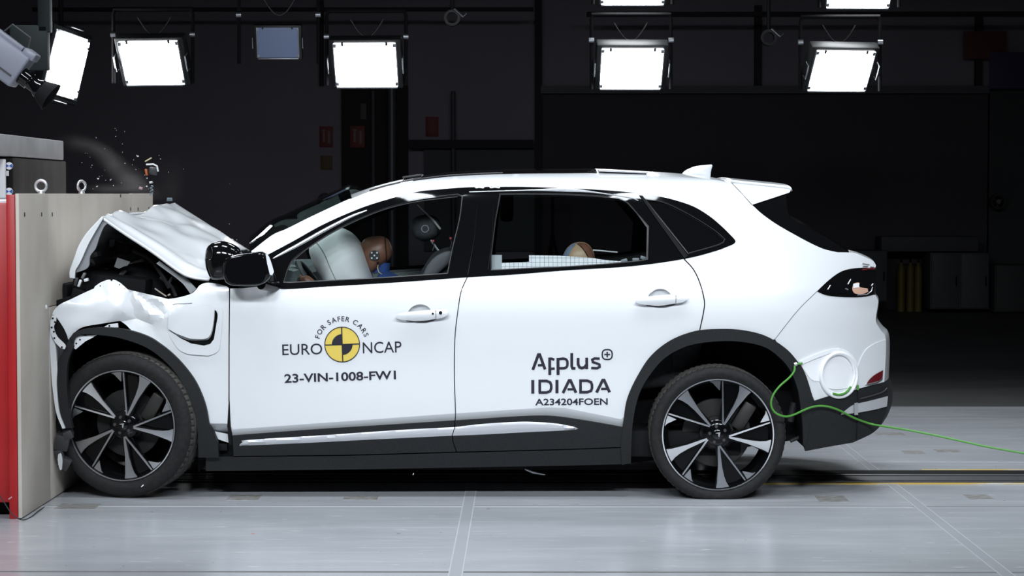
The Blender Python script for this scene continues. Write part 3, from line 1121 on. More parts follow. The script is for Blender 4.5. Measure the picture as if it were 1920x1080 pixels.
# ---- side frame: pillar, cant rail and rear quarter in one white panel
quarter_out = (APIL_UP[:-1] + ROOF_EDGE[:-1] + SEAM_TOP[:-1] + REAR_GLASS[:-1] + TAIL_TOP[:-1] + LAMP_TOP[:-1] + BSEAM
               + list(reversed([p for p in ARCH_R if 1312 < p[0] < 1453])) + list(reversed(DOOR_R))[:-1]
               + list(reversed([p for p in DLO_BOT if p[0] > 1284]))[:-1] + list(reversed(DLO_END))[:-1] + list(reversed(DLO_TOP)) + [(480, 489)])
HAUNCH = cm((1320, 506), (1400, 512), (1500, 509), (1575, 505))
panel('rear_quarter_panel', quarter_out, WHITE, car, step=9, thick=0.015, mirror=True)

# ---- black window surround with three openings
OPEN_F = (cm((531, 530), (541, 499), (553, 482), (580, 462), (637, 426), (712, 393), (775, 376), (835, 367.5), (858, 365)) +
          cm((866, 368), (867, 372), (862, 412), (850, 462), (840, 512)) + cm((839, 513.5), (725, 521), (625, 526.5), (545, 530.5)))
OPEN_R = (cm((937, 366), (945, 364), (1035, 364), (1110, 367), (1160, 372)) + cm((1170, 376), (1180, 383), (1217, 424)) + cm((1217, 430), (1215, 487)) +
          cm((1200, 490), (1135, 496), (1060, 501), (1000, 503.5), (920, 507.5)) + cm((920, 480), (928, 414)))
OPEN_Q = (cm((1208, 373), (1247, 380), (1297, 404), (1340, 431), (1360, 448)) + cm((1357, 455), (1340, 462), (1290, 476)))
dlo = DLO_TOP[:-1] + DLO_END[:-1] + DLO_BOT
panel('window_surround', dlo, GLOSS, car, holes=[OPEN_F, OPEN_R, OPEN_Q], off=-0.002, step=8, thick=0.03, mirror=True, label='glossy black window surround')
# matt seals inside the openings
for hole, nm in ((OPEN_F, 'window_seal'), (OPEN_R, 'window_seal'), (OPEN_Q, 'window_seal')):
    pts = [S(p[0], p[1], 0.004) for p in resample(hole, 5)]
    MB().tube(pts + [pts[0]], 0.0055, 6, cap=False).build(nm, LAMPBODY, car)
# bright line along the top of the door glass
MB().tube([S(p[0], p[1], -0.001) for p in cm((545, 493), (580, 464), (637, 429), (712, 396), (775, 379.5), (835, 371.5), (858, 369))], 0.0022, 6).build('glass_run', DGREY, car)
BCH = mat('black_chrome', (0.30, 0.30, 0.34), 0.12, 1.0)
gp = cm((880, 360), (960, 357.5), (1005, 356.5), (1060, 356.5), (1110, 360), (1178, 370), (1197, 376))  # gutter trim, swollen and chromed to shape its highlight
MB().tube([S(p[0], p[1], -0.003) for p in gp], [0.0025 + 0.008 * math.exp(-((p[0] - 1060) / 42) ** 2) for p in gp], 8).build('gutter_highlight_strip', CHROME, car)
gp = cm((510, 486), (535, 472.5), (566, 456), (603, 435), (633, 419), (660, 405.5), (690, 394))  # added chrome strip, shaped like the highlight on the black pillar trim
MB().tube([S(p[0], p[1], 0.002) for p in gp], [0.003 + 0.0085 * math.sin(PI * min(1, i / (len(gp) - 1))) ** 0.6 for i in range(len(gp))], 10).build('pillar_highlight_strip', CHROME, car, label='chrome strip for the highlight along the front pillar')
# uprights: door frame edges over the black pillar, divider of the quarter glass
for a_, b_ in (((895, 384), (877, 516)), ((925, 384), (915, 506))):
    MB().tube([S(a_[0], a_[1], -0.003), S((a_[0] + b_[0]) / 2 + 3, (a_[1] + b_[1]) / 2, -0.003), S(b_[0], b_[1], -0.003)], 0.0025, 6).build('pillar_edge', MATS['black_chrome'], car)
panel('door_divider', [(1199, 366), (1205, 367), (1290, 480), (1283, 484)], DARK, car, off=-0.008, step=8, thick=0.01)
panel('rear_window_post', [(1178, 378), (1186, 379), (1221, 424), (1219, 487), (1212, 487), (1213, 427)], DGREY, car, off=0.002, step=8, thick=0.012)
# panes
for hole, m_, nm in ((OPEN_F, PANE, 'window_pane'), (OPEN_R, PANE, 'window_pane'), (OPEN_Q, GLOSS, 'quarter_window_pane')):
    panel(nm, hole, m_, car, off=0.012, step=14, thick=0, mirror=(nm == 'window_pane'))

# ---- doors


def crease_y(px):
    return lerp_tab([(300, 812), (436, 805), (840, 776), (1025, 764), (1060, 765), (1165, 786)], px)


def door_off(px, py):
    d = py - crease_y(px)
    return 0.0 if d <= 0 else min(0.03, 0.0017 * d)


CREASE = [(x, crease_y(x)) for x in range(300, 1200, 6)]
CLAD_TOP_F = cm((436, 817), (600, 805), (720, 797.5), (852, 789))
CLAD_TOP_R = cm((852, 789), (900, 786), (960, 782), (1012, 780), (1050, 782), (1110, 791), (1166, 801))
belt_f = [p for p in DLO_BOT if 517 <= p[0] <= 876]
belt_r = [p for p in DLO_BOT if 876 < p[0] <= 1282]
front_door = ([(431, 541), (455, 541), (480, 538), (505, 540)] + list(reversed(belt_f)) + [p for p in DOOR_M if p[1] < 790]
              + list(reversed(CLAD_TOP_F)) + [(433, 800), (430, 760), (430, 650)])
CUP = cm((763, 590), (768, 580), (777, 573), (788, 570.5), (799, 573), (807, 580), (810, 590)) + cm((810, 592), (806, 603), (790, 607), (772, 604), (763, 592))
panel('front_door', front_door, WHITE, car, holes=[CUP], off=door_off, step=9, thick=0.03, creases=[CREASE], mirror=True, sharp=17)
rear_door = (list(reversed([p for p in DOOR_M if p[1] < 790])) + list(reversed(belt_r)) + DOOR_R + list(reversed([p for p in ARCH_R if 1166 < p[0] < 1312]))
             + [(1168, 801)] + list(reversed(CLAD_TOP_R))[1:])
# DOOR_M runs downwards; start the outline at its foot
panel('rear_door', rear_door, WHITE, car, holes=[[(q[0] + 450, q[1] - 29) for q in CUP]], off=door_off, step=9, thick=0.03, creases=[CREASE], mirror=True, sharp=17)


def seam(pts, r=0.0016, off=-0.0003, name='panel_gap', fn=None):
    MB().tube([S(p[0], p[1], off + (fn(p[0], p[1]) if fn else 0)) for p in pts], r, 6).build(name, DARK, car)


seam(resample(DOOR_M, 6, False), 0.0024, fn=door_off)
seam(resample(DOOR_R, 6, False), 0.0030)
seam(resample([(431, 541), (430, 650), (430, 760)], 8, False), 0.0013)
seam(resample(SEAM_TOP, 6, False), 0.0016)
seam(resample(BSEAM, 6, False), 0.0012)
# sprung gap at the foot of the front door
panel('door_gap', [(430.5, 752), (432, 790), (434, 815), (435, 834), (429, 834), (427, 815), (428, 785)], DARK, car, off=-0.004, step=6, thick=0.006)

# ---- door handles


def handle(dx, dy, key):
    def T(l):
        return [(p[0] + dx, p[1] + dy) for p in l]
    cup = T(CUP)

    def cup_off(px, py):
        ex = (px - dx - 786) / 25
        ey = (py - dy - 588) / 19
        return 0.036 * max(0.0, 1 - ex * ex - ey * ey) ** 0.6
    panel('handle_cup', cup, WHITE, car, off=cup_off, step=3.5, thick=0.004)
    body = T(cm((741, 594), (746, 589.5), (754, 586.5), (780, 583.5), (815, 580.5), (832, 579.5), (838, 582), (840, 586), (838, 591), (830, 596)) +
             cm((822, 597.5), (800, 600), (780, 601.5), (760, 600.5), (747, 598), (741, 594.5)))
    c = [sum(p[0] for p in body) / len(body), sum(p[1] for p in body) / len(body)]

    def bar_off(px, py):
        # rounded bar standing proud of the cup
        mid = 590 + dy - (px - dx - 790) * 0.045
        return -0.020 - 0.014 * max(0.0, 1 - ((py - mid) / 10.5) ** 2)
    h = panel('door_handle', body, WHITE, car, off=bar_off, step=3.2, thick=0.016)
    panel('handle_shadow_gap', T(cm((760, 600), (780, 602.5), (800, 601), (820, 598)) + cm((812, 602), (795, 605.5), (775, 604.5), (762, 602))), DGREY, h, off=-0.004, step=4, thick=0.003)
    MB().tube([S(817 + dx, 581 + dy, -0.036), S(817.5 + dx, 589 + dy, -0.0365), S(817 + dx, 597 + dy, -0.034)], 0.0012, 6).build('handle_split', DGREY, h)
    if key:
        for (kx, ky, r) in ((811.5, 588, 0.0055), (826, 586.5, 0.0085)):
            q = S(kx + dx, ky + dy, -0.0345)
            MB().lathe([(0, -0.003), (r, -0.003), (r, 0.006), (0, 0.006)], 18, q, 'Y').build('key_lock', DARK, h)


handle(0, 0, True)
handle(450, -29, False)

# ---- lower cladding, chrome strips, sill


def clad_off(px, py):
    d = py - crease_y(px)
    return -0.008 + 0.0 * d


clad_f = list(CLAD_TOP_F) + [(852, 797), (847, 817), (849, 830), (855, 847), (640, 853), (438, 855)]
panel('front_door_cladding', clad_f, CLAD, car, off=clad_off, step=10, thick=0.03, mirror=True, label='black plastic lower door cladding')
clad_r = [(853.5, 797), (853.5, 789)] + list(CLAD_TOP_R)[1:] + [(1168, 802), (1166, 838), (1060, 842), (857, 847), (850.5, 830), (848.5, 817)]
panel('rear_door_cladding', clad_r, CLAD, car, off=clad_off, step=10, thick=0.03, mirror=True, label='black plastic lower door cladding')


def strip_off(px, py):
    return -0.020


def strip_round(top, bot):
    def fn(px, py):
        t0, b0 = lerp_tab(top, px), lerp_tab(bot, px)
        u = max(0.0, min(1.0, (py - t0) / max(1.0, b0 - t0)))
        return -0.012 - 0.012 * math.sin(PI * (0.12 + 0.8 * u)) + 0.006 * u
    return fn


tf = [(449, 834), (455, 829), (467, 825), (610, 816), (740, 807), (852, 801)]
bf = [(449, 836), (585, 830), (700, 824), (847, 817)]
panel('front_door_trim_strip', cm(*tf) + [(847, 817)] + list(reversed(cm(*bf)))[1:], SILV, car, off=strip_round(tf, bf), step=4, thick=0.006, label='silver strip on the black cladding')
tr_ = [(853.5, 801), (900, 795.5), (960, 791.5), (995, 791), (1040, 794), (1070, 799), (1084, 803)]
br_ = [(848.5, 817), (900, 815), (975, 811), (1040, 808), (1075, 806), (1084, 804)]
panel('rear_door_trim_strip', cm(*tr_) + list(reversed(cm(*br_))), SILV, car, off=strip_round(tr_, br_), step=4, thick=0.006, label='silver strip on the black cladding')
panel('sill', [(386, 850), (408, 857), (438, 857), (640, 855), (857, 849), (1060, 844), (1166, 840), (1183, 842), (1183, 870), (1060, 873), (840, 877), (610, 881), (386, 883)],
      CLAD, car, off=-0.004, step=10, thick=0.05, mirror=True)

# ---- rear arch trim, liner, bumper
panel('rear_arch_trim', ARCH_R + [(1510, 840)] + list(reversed(ARCH_R_IN)) + [(1166, 872)], CLAD, car, off=-0.014, step=8, thick=0.045, mirror=True)


def liner(name, poly, y1=0.42):
    pts = resample(poly, 10, False)
    a = [S(p[0], p[1], 0.02) for p in pts]
    c = sum(a, Vector((0, 0, 0))) / len(a)
    vs = []
    fs = []
    n = len(a)
    for p in a:
        vs.append(p)
    for p in a:
        vs.append(Vector((p.x, y1, p.z)))
    for i in range(n - 1):
        fs.append((i, i + 1, n + i + 1, n + i))
    fs.append(tuple(range(n, 2 * n)))
    return fix_normals(obj(name, vs, fs, DARK, car))


liner('wheel_arch_liner', [(1183, 885)] + ARCH_R_IN + [(1507, 838)])

bump_w = BSEAM[::-1] + LAMP_BOT[1:] + cm((1641, 553), (1646, 562), (1646, 572), (1642, 597), (1644, 607), (1652, 620), (1660, 631), (1661, 660), (1658, 716)) + \
    cm((1640, 721), (1603, 731), (1560, 741), (1527, 751)) + list(reversed([p for p in ARCH_R if 1453 < p[0] < 1526]))
panel('rear_bumper_cover', bump_w, WHITE, car, step=8, thick=0.015, mirror=True)
panel('bumper_corner', cm((1608, 729), (1608, 700), (1612, 678), (1625, 655), (1645, 642), (1661, 637)) + [(1661, 660), (1658, 716), (1640, 721)], WHITE, car,
      off=-0.006, step=6, thick=0.006)
bump_d = cm((1526, 752), (1560, 742.5), (1603, 732.5), (1640, 722.5), (1658, 717), (1664, 734), (1664, 760), (1658, 782), (1647, 801), (1633, 814)) + \
    cm((1599, 830), (1555, 837.5), (1510, 846)) + [(1506, 834), (1506, 790), (1515, 765)]
panel('rear_bumper_skirt', bump_d, CLAD, car, off=-0.006, step=8, thick=0.02, mirror=True, label='black lower bumper')
panel('bumper_insert', cm((1577, 777), (1590, 766), (1603, 758.5), (1630, 752), (1665, 743)) + cm((1663, 762), (1640, 768), (1607, 774), (1577, 777.5)), SILV, car,
      off=-0.016, step=6, thick=0.008, label='silver insert in the black bumper')
panel('reflector', cm((1625, 720), (1630, 712), (1640, 703), (1656, 694)) + [(1655, 708), (1648, 714)], REDLENS, car, off=-0.012, step=4, thick=0.005)
panel('reflector_bezel', cm((1622, 722), (1634, 719), (1648, 715), (1655, 707)) + [(1655, 712), (1645, 719), (1632, 723)], CHROME, car, off=-0.013, step=4, thick=0.006)
MB().tube([S(p[0], p[1], -0.008) for p in ((1608, 734), (1608, 755), (1607, 790), (1606, 824))], 0.003, 6).build('panel_gap', DARK, car)
MB().tube([S(p[0], p[1], -0.010) for p in cm((1612, 748), (1635, 742), (1655, 735), (1663, 728))], 0.004, 6).build('bumper_rib', DGREY, car)

# ---- tail lamp
lamp_out = list(reversed(LAMP_TOP)) + [(1643, 507), (1641, 530), (1637, 553)] + list(reversed(LAMP_BOT))[1:]
tl = panel('tail_lamp', lamp_out, GLOSS, car, off=-0.003, step=6, thick=0.03, mirror=True, label='smoked black tail lamp')
panel('lamp_lens', cm((1598, 541), (1601, 532), (1611, 530), (1612, 538), (1627, 541)) + cm((1628, 547), (1618, 551), (1604, 550.5), (1599, 546)), AMBER, tl, off=-0.006, step=3, thick=0.004, label='pale amber lens')
panel('lamp_lens', [(1600, 532), (1611, 531), (1611, 539), (1600, 540)], TAPE, tl, off=-0.008, step=3, thick=0.003, label='white lens')
for (x0, y0, x1, y1) in ((1618, 499, 1627, 499), (1632, 500, 1639, 501), (1586, 541, 1590, 543), (1634, 536, 1637, 532), (1608, 553, 1614, 552), (1590, 533, 1595, 524), (1552, 543, 1557, 535), (1617, 494, 1630, 496)):
    MB().tube([S(x0, y0, -0.006), S(x1, y1, -0.006)], 0.003, 6).build('lamp_highlight', STEEL, tl)  # steel slivers put in as highlights on the smoked lamp
MB().tube([S(p[0], p[1], -0.006) for p in cm((1617, 506), (1630, 504), (1640, 504))], 0.004, 6).build('light_bar', REDLENS, tl)
MB().tube([S(p[0], p[1], -0.004) for p in ((1612, 553), (1626, 552), (1634, 546), (1636, 538))], 0.003, 6).build('lamp_chrome', STEEL, tl)

# ---- spoiler, rear pillar trim, fin
spo = list(ROOF_EDGE[-1:]) + cm((1372, 343), (1415, 347.5), (1475, 354), (1482, 357), (1480, 361)) + [(1410, 384)] + list(reversed(SEAM_TOP))[1:-1]
panel('spoiler_side', spo[1:], WHITE, car, off=0.0, step=7, thick=0.02, mirror=True)
top_edge = [S(p[0], p[1]) for p in cm((1372, 343), (1415, 347.5), (1475, 354), (1481, 357))]
loft('roof_spoiler', top_edge, WHITE, car, lambda w, s: (0.03 * w * s, 0, 0.022 * w), thick=0.012)
und = [S(p[0], p[1]) for p in cm((1410, 384), (1450, 372), (1480, 361))]
loft('spoiler_underside', und, GLOSS, car, lambda w, s: (0.02 * w * s, 0, 0.0), sgn=-1)
wing = cm((1411, 385), (1440, 376), (1474, 365)) + cm((1475, 380), (1479, 403), (1486, 412), (1520, 429), (1560, 452), (1592, 473)) + list(reversed(REAR_GLASS))[:-1]
panel('rear_pillar_trim', wing, GLOSS, car, off=0.006, step=7, thick=0.02, mirror=True, label='glossy black winglet beside the rear screen')
rg = [S(p[0], p[1], 0.008) for p in cm((1474, 366), (1479, 403), (1486, 412), (1520, 429), (1560, 452), (1592, 473))]
loft('rear_window', rg, GLOSS, car, lambda w, s: (0.05 * w, 0, 0.02 * w), n=16, label='dark rear screen')
tg = [S(p[0], p[1], 0.004) for p in cm((1590, 474), (1615, 479), (1635, 488), (1642, 497), (1643, 507), (1641, 530), (1641, 553), (1646, 562), (1646, 572), (1642, 597), (1644, 607), (1652, 620), (1660, 631), (1661, 660), (1658, 716))]
loft('tailgate', tg, WHITE, car, lambda w, s: (0.10 * w * (0.4 + 0.6 * s), 0, 0.01 * w * (1 - s)), n=18)
td = [S(p[0], p[1], 0.0) for p in cm((1658, 717), (1664, 734), (1664, 760), (1658, 782), (1647, 801), (1633, 814), (1599, 830))]
loft('rear_valance', td, CLAD, car, lambda w, s: (0.10 * w, 0, 0), n=18)
# shark fin on the centre line of the roof
fin_px = cm((1276, 329), (1283, 321), (1292, 316), (1307, 311), (1337, 308)) + cm((1335, 314), (1333, 322), (1332, 335)) + [(1276, 333)]


def fin_mesh():
    vs, fs = inflate_mesh(fin_px, YC - 0.02, 0.024, n=44, K=8, p=1.6)
    return vs, fs


v_, f_ = fin_mesh()
fix_normals(obj('roof_aerial', v_, f_, WHITE, car, sharp=50))

# ---- roof
re3 = [S(p[0], p[1]) for p in ROOF_EDGE]
nR = len(re3)
crown = lambda w, s: (0.0, 0, 0.030 * w * (1 if s > 0.25 else 0.55 + 1.8 * s))
i_front = max(i for i, p in enumerate(ROOF_EDGE) if p[0] <= 752)
i_back = max(i for i, p in enumerate(ROOF_EDGE) if p[0] <= 1121)
loft('roof_header', re3[:i_front + 1], WHITE, car, lambda w, s: (-0.055 * w * (1 - s), 0, 0.030 * w * (0.7 + 0.3 * s)), n=16)
loft('glass_roof', re3[i_front:i_back + 1], GLOSS, car, lambda w, s: (0, 0, 0.031 * w), n=16, label='black panoramic glass roof')
loft('roof_panel', re3[i_back:], WHITE, car, lambda w, s: (0, 0, 0.031 * w * (1 - 0.3 * s)), n=16)
MB().tube([S(p[0], p[1], 0.02) + Vector((0, 0, 0.006)) for p in ROOF_EDGE if 960 > p[0] > 690], 0.004, 6).build('roof_gutter', DGREY, car)
# chrome strip put in for the highlight behind the glass roof
a0 = S(1122, 325, 0.03)
a1 = S(1215, 329, 0.03)
MB().box((a0 + a1) / 2 + Vector((0, 0.12, 0.016)), ((a1 - a0).x, 0.26, 0.012), Euler((0, math.radians(2.4), 0)), bevel=0.004).build('roof_highlight_strip', CHROME, car)
MB().box(P(775, 331, 0.8), (0.10, 0.3, 0.012), Euler((0, -0.14, 0)), bevel=0.004).build('sunroof_deflector', DGREY, car)
MB().box(P(970, 321, 0.8) + Vector((0, 0, 0.0)), (0.02, 0.05, 0.02), bevel=0.004).build('roof_sensor', DGREY, car)
# windscreen
ws = [S(p[0], p[1], 0.01) for p in APIL_UP]
loft('windscreen', ws, WSHIELD, car, lambda w, s: (-0.085 * w * (1 - 0.35 * s), 0, 0.075 * w), n=18)
loft('windscreen_top_band', ws[-9:], GLOSS, car, lambda w, s: (-0.085 * w * (0.65 + 0.2 * (1 - s)), 0, 0.0752 * w - 0.004), n=18)
scr = [w_ + Vector((0.0, 0.045, -0.02)) for w_ in ws]
MB().tube([flip(q) + Vector((0, 0, 0)) for q in ws], 0.03, 8).build('far_pillar', DARK, car)
# scuttle
sc0 = [S(p[0], p[1], 0.03) for p in ((400, 520), (440, 498), (474, 474))]
loft('scuttle', [Vector((q.x, q.y, min(q.z, 1.13))) for q in sc0], DARK, car, lambda w, s: (-0.05 * w, 0, 0.03 * w), n=10)

# ---- lettering on the doors


def font_shapes(txt, bold=0.0):
    cu = bpy.data.curves.new('t', 'FONT')
    cu.body = txt
    cu.size = 1.0
    cu.resolution_u = 4
    cu.offset = bold
    o = bpy.data.objects.new('t', cu)
    COL.objects.link(o)
    dg = bpy.context.evaluated_depsgraph_get()
    me = bpy.data.meshes.new_from_object(o.evaluated_get(dg))
    vs = [v.co.copy() for v in me.vertices]
    fs = [tuple(p.vertices) for p in me.polygons]
    bpy.data.objects.remove(o)
    bpy.data.curves.remove(cu)
    bpy.data.meshes.remove(me)
    return vs, fs


DECOFF = -0.0022


def decal(name, pv, fs, m, parent=car, off=DECOFF):
    """pixel-traced lettering laid on the door skin"""
    vs = [S(p[0], p[1], door_off(p[0], p[1]) + off) for p in pv]
    o = obj(name, vs, fs, m, parent)
    return o


def text_line(name, txt, x0, y0, x1, y1, cap, bold=0.0, m=INK):
    vs, fs = font_shapes(txt, bold)
    a = min(v.x for v in vs)
    b = max(v.x for v in vs)
    top = max(v.y for v in font_shapes('E', bold)[0])
    bot = min(v.y for v in font_shapes('E', bold)[0])
    d = Vector((x1 - x0, y1 - y0))
    L = d.length
    d.normalize()
    nrm = Vector((d.y, -d.x))
    pv = []
    for v in vs:
        q = Vector((x0, y0)) + d * ((v.x - a) / (b - a) * L) + nrm * ((v.y - bot) / (top - bot) * cap)
        pv.append(q)
    return decal(name, pv, fs, m)


def strokes(name, segs, w, m=INK):
    """lettering drawn as thick strokes; each seg is a list of pixel points"""
    pv = []
    fs = []
    for sg in segs:
        ww = w
        if isinstance(sg[0], (int, float)):
            ww = sg[0]
            sg = sg[1]
        pts = [Vector(p) for p in sg]
        n0 = len(pv)
        for i, p in enumerate(pts):
            if i == 0:
                t = (pts[1] - p).normalized()
                nn = Vector((-t.y, t.x))
                sc = 1.0
            elif i == len(pts) - 1:
                t = (p - pts[i - 1]).normalized()
                nn = Vector((-t.y, t.x))
                sc = 1.0
            else:
                t0 = (p - pts[i - 1]).normalized()
                t1 = (pts[i + 1] - p).normalized()
                nn = Vector((-(t0.y + t1.y), t0.x + t1.x)).normalized()
                sc = min(1.6, 1 / max(0.4, nn.dot(Vector((-t0.y, t0.x)))))
            pv += [p + nn * ww / 2 * sc, p - nn * ww / 2 * sc]
        for i in range(len(pts) - 1):
            a = n0 + 2 * i
            fs.append((a, a + 1, a + 3, a + 2))
    return decal(name, pv, fs, m)


text_line('lettering', 'EURO', 529.5, 666, 604.5, 664, 20, 0.002)
text_line('lettering', 'NCAP', 680.5, 662.5, 753, 660.5, 20.5, 0.002)
text_line('lettering', '23-VIN-1008-FW1', 533.5, 718, 742.5, 711, 16.2, 0.022)
text_line('lettering', 'A234204FOEN', 1003.5, 760, 1139.5, 759, 12.2, 0.018)
# curved line above the roundel
RC = Vector((641.6, 646.0))
arc_txt = 'FOR SAFER CARS'
widths = []
for ch in arc_txt:
    if ch == ' ':
        widths.append(4.6)
    else:
        vs, _f = font_shapes(ch, 0.012)
        widths.append((max(v.x for v in vs) - min(v.x for v in vs)) * 13.0 + 1.7)
tot = sum(widths)
a_start, a_end = math.radians(167), math.radians(17.5)
pv = []
fs = []
acc = 0.0
Rb = 43.8
for ch, wd in zip(arc_txt, widths):
    mid = (acc + wd / 2) / tot
    acc += wd
    if ch == ' ':
        continue
    an = a_start + (a_end - a_start) * mid
    vs, ff = font_shapes(ch, 0.012)
    mx = (max(v.x for v in vs) + min(v.x for v in vs)) / 2
    out_ = Vector((math.cos(an), -math.sin(an)))
    tan_ = Vector((math.sin(an), math.cos(an)))
    n0 = len(pv)
    for v in vs:
        pv.append(RC + out_ * (Rb + v.y * 13.2) + tan_ * ((v.x - mx) * 13.0))
    fs += [tuple(i + n0 for i in f) for f in ff]
decal('lettering', pv, fs, INK)


def ring_poly(r0, r1, a0, a1, n, rot=0.0):
    p = []
    f = []
    for k in range(n + 1):
        a = a0 + (a1 - a0) * k / n + rot
        p.append(RC + Vector((math.cos(a), -math.sin(a))) * r0)
        p.append(RC + Vector((math.cos(a), -math.sin(a))) * r1)
    for k in range(n):
        f.append((2 * k, 2 * k + 1, 2 * k + 3, 2 * k + 2))
    return p, f


rd_p, rd_f = ring_poly(0.01, 32.6, 0, 2 * PI, 48)
disc = decal('round_badge', rd_p, rd_f, YELLOW, off=-0.0022)
disc['label'] = 'yellow and black quartered roundel on the door'
bp_, bf_ = ring_poly(31.8, 33.4, 0, 2 * PI, 48)
TL = math.radians(2)
for a0 in (PI / 2, 3 * PI / 2):
    p, f = ring_poly(0.01, 19.5, a0, a0 + PI / 2, 12, TL)
    n0 = len(bp_)
    bp_ += p
    bf_ += [tuple(i + n0 for i in q) for q in f]
for a0 in (0, PI / 2, PI, 3 * PI / 2):
    e_ = Vector((math.cos(a0 + TL), -math.sin(a0 + TL)))
    n_ = Vector((-e_.y, e_.x))
    n0 = len(bp_)
    bp_ += [RC + n_ * 1.1, RC - n_ * 1.1, RC + e_ * 32.4 - n_ * 1.1, RC + e_ * 32.4 + n_ * 1.1]
    bf_.append((n0, n0 + 1, n0 + 2, n0 + 3))
decal('badge_marking', bp_, bf_, INK, off=-0.0034)

# upper word on the rear door: letters a, r-shaped half, p, l, u, s and the boxed plus
w_ = 5.2


def rr(cx, cy, a, b, k0, k1, n=14):
    return [(cx + a * math.copysign(abs(math.cos(t)) ** 0.75, math.cos(t)), cy - b * math.copysign(abs(math.sin(t)) ** 0.75, math.sin(t)))
            for t in [k0 + (k1 - k0) * i / n for i in range(n + 1)]]


strokes('lettering', [
    (5.4, [(999, 693.5), (1009.5, 665), (1012, 665), (1022, 692.5)]), (4.6, [(1008.5, 685), (1019.5, 684.5)]),
    (5.4, [(1030.8, 703), (1030.6, 671)]), (4.6, [(1028.2, 672.6), (1034, 672.4), (1039.5, 674.5)]), (4.6, [(1030.6, 690), (1034, 691.5), (1040, 691)]),
    (5.6, [(1046.4, 703), (1046.2, 671)]), (4.8, [(1046, 673.5)] + rr(1055, 681.5, 9, 9, PI / 2, -PI / 2) + [(1046, 690.5)]),
    (5.2, [(1072.0, 662), (1072.0, 687), (1073.5, 690.5), (1079, 690.8)]),
    (5.2, [(1084, 671), (1084, 683), (1086.5, 688.5), (1091, 690.2), (1096.5, 688.5), (1099, 684)]), (5.2, [(1100, 670.5), (1100.2, 692)]),
    (4.6, [(1124.5, 672.5), (1115, 672), (1110.5, 674.5), (1111.5, 679), (1118, 681), (1124, 683.5), (1124.3, 688), (1119.5, 690.5), (1108.5, 690)]),
    (2.6, rr(1138.5, 664.8, 9.3, 9.3, 0, 2 * PI, 32)), (2.8, [(1138.5, 659.5), (1138.5, 670)]), (2.8, [(1133, 664.8), (1144, 664.8)])], 5)
strokes('lettering', [
    (5.8, [(999, 712.5), (999, 738)]),
    (5.0, [(1012, 736), (1012, 714.3), (1025, 714.3), (1031.5, 717), (1033.5, 722), (1033.5, 728.5), (1031.5, 733.5), (1025, 736), (1010, 736)]),
    (5.8, [(1044.3, 712.3), (1044.3, 737.3)]),
    (5.4, [(1055.5, 737), (1067, 713.5), (1069.8, 713.5), (1080, 736.5)]), (4.4, [(1064, 730), (1077, 729.8)]),
    (5.0, [(1088.5, 735.4), (1088.5, 713.8), (1101, 713.8), (1108, 716.5), (1110, 721.5), (1110, 728), (1108, 732.8), (1101, 735.4), (1086, 735.4)]),
    (5.4, [(1118.5, 736), (1130, 712.8), (1132.8, 712.8), (1143, 735.5)]), (4.4, [(1127, 729.2), (1140, 729)])], 5)

# ================================================================== CRUMPLED NOSE
ARCH_F = cm((392, 797), (385, 760), (370, 722), (350, 692), (325, 665), (300, 645), (275, 630), (246, 619))


# folds of the crushed wing: control points (pixel, pixel, metres pushed in)
FOLDS = [(90, 575, 0), (100, 600, 0), (131, 640, 0), (177, 536, 0), (206, 520, -0.010), (240, 538, 0), (315, 556, 0.010), (360, 548, 0), (436, 530, 0), (436, 815, 0), (392, 815, 0), (325, 670, 0), (275, 634, 0),
         (246, 622, 0.012), (226, 604, 0.022), (190, 609, 0.004), (160, 572, -0.014), (205, 560, -0.012), (221, 580, -0.014), (255, 597, 0.030), (285, 609, 0.016), (281, 590, -0.012), (296, 577, 0.028), (303, 566, -0.004),
         (312, 594, -0.008), (318, 620, 0), (345, 575, 0), (300, 640, 0.004), (380, 600, 0)]
_fv, _, _ff, *_fr = delaunay_2d_cdt([Vector(q[:2]) for q in FOLDS], [], [], 0, 0.01)


def facet_offset(px, py):
    p = Vector((px, py))
    for f in _ff:
        a_, b_, c_ = (_fv[i] for i in f)
        d = (b_ - a_).cross(c_ - a_)
        u = (b_ - p).cross(c_ - p) / d
        w = (c_ - p).cross(a_ - p) / d
        if u >= -1e-6 and w >= -1e-6 and u + w <= 1 + 1e-6:
            return u * FOLDS[f[0]][2] + w * FOLDS[f[1]][2] + (1 - u - w) * FOLDS[f[2]][2]
    return 0.0


def fender_off(px, py):
    o = 0.0
    t = max(0.0, (150 - px) / 55)
    o -= 0.055 * t

    def g(cx, cy, rx, ry, a):
        return a * math.exp(-((px - cx) / rx) ** 2 - ((py - cy) / ry) ** 2)
    o += facet_offset(px, py)
    n = noise.noise(Vector((px / 34, py / 26, 0.3)))
    w = max(0.0, min(1.0, (345 - px) / 60))
    o += w * 0.005 * n + w * 0.004 * abs(noise.noise(Vector((px / 22 + 5, py / 30, 1.3))))
    if py > 795:
        o += 0.004 * (py - 795)
    return o


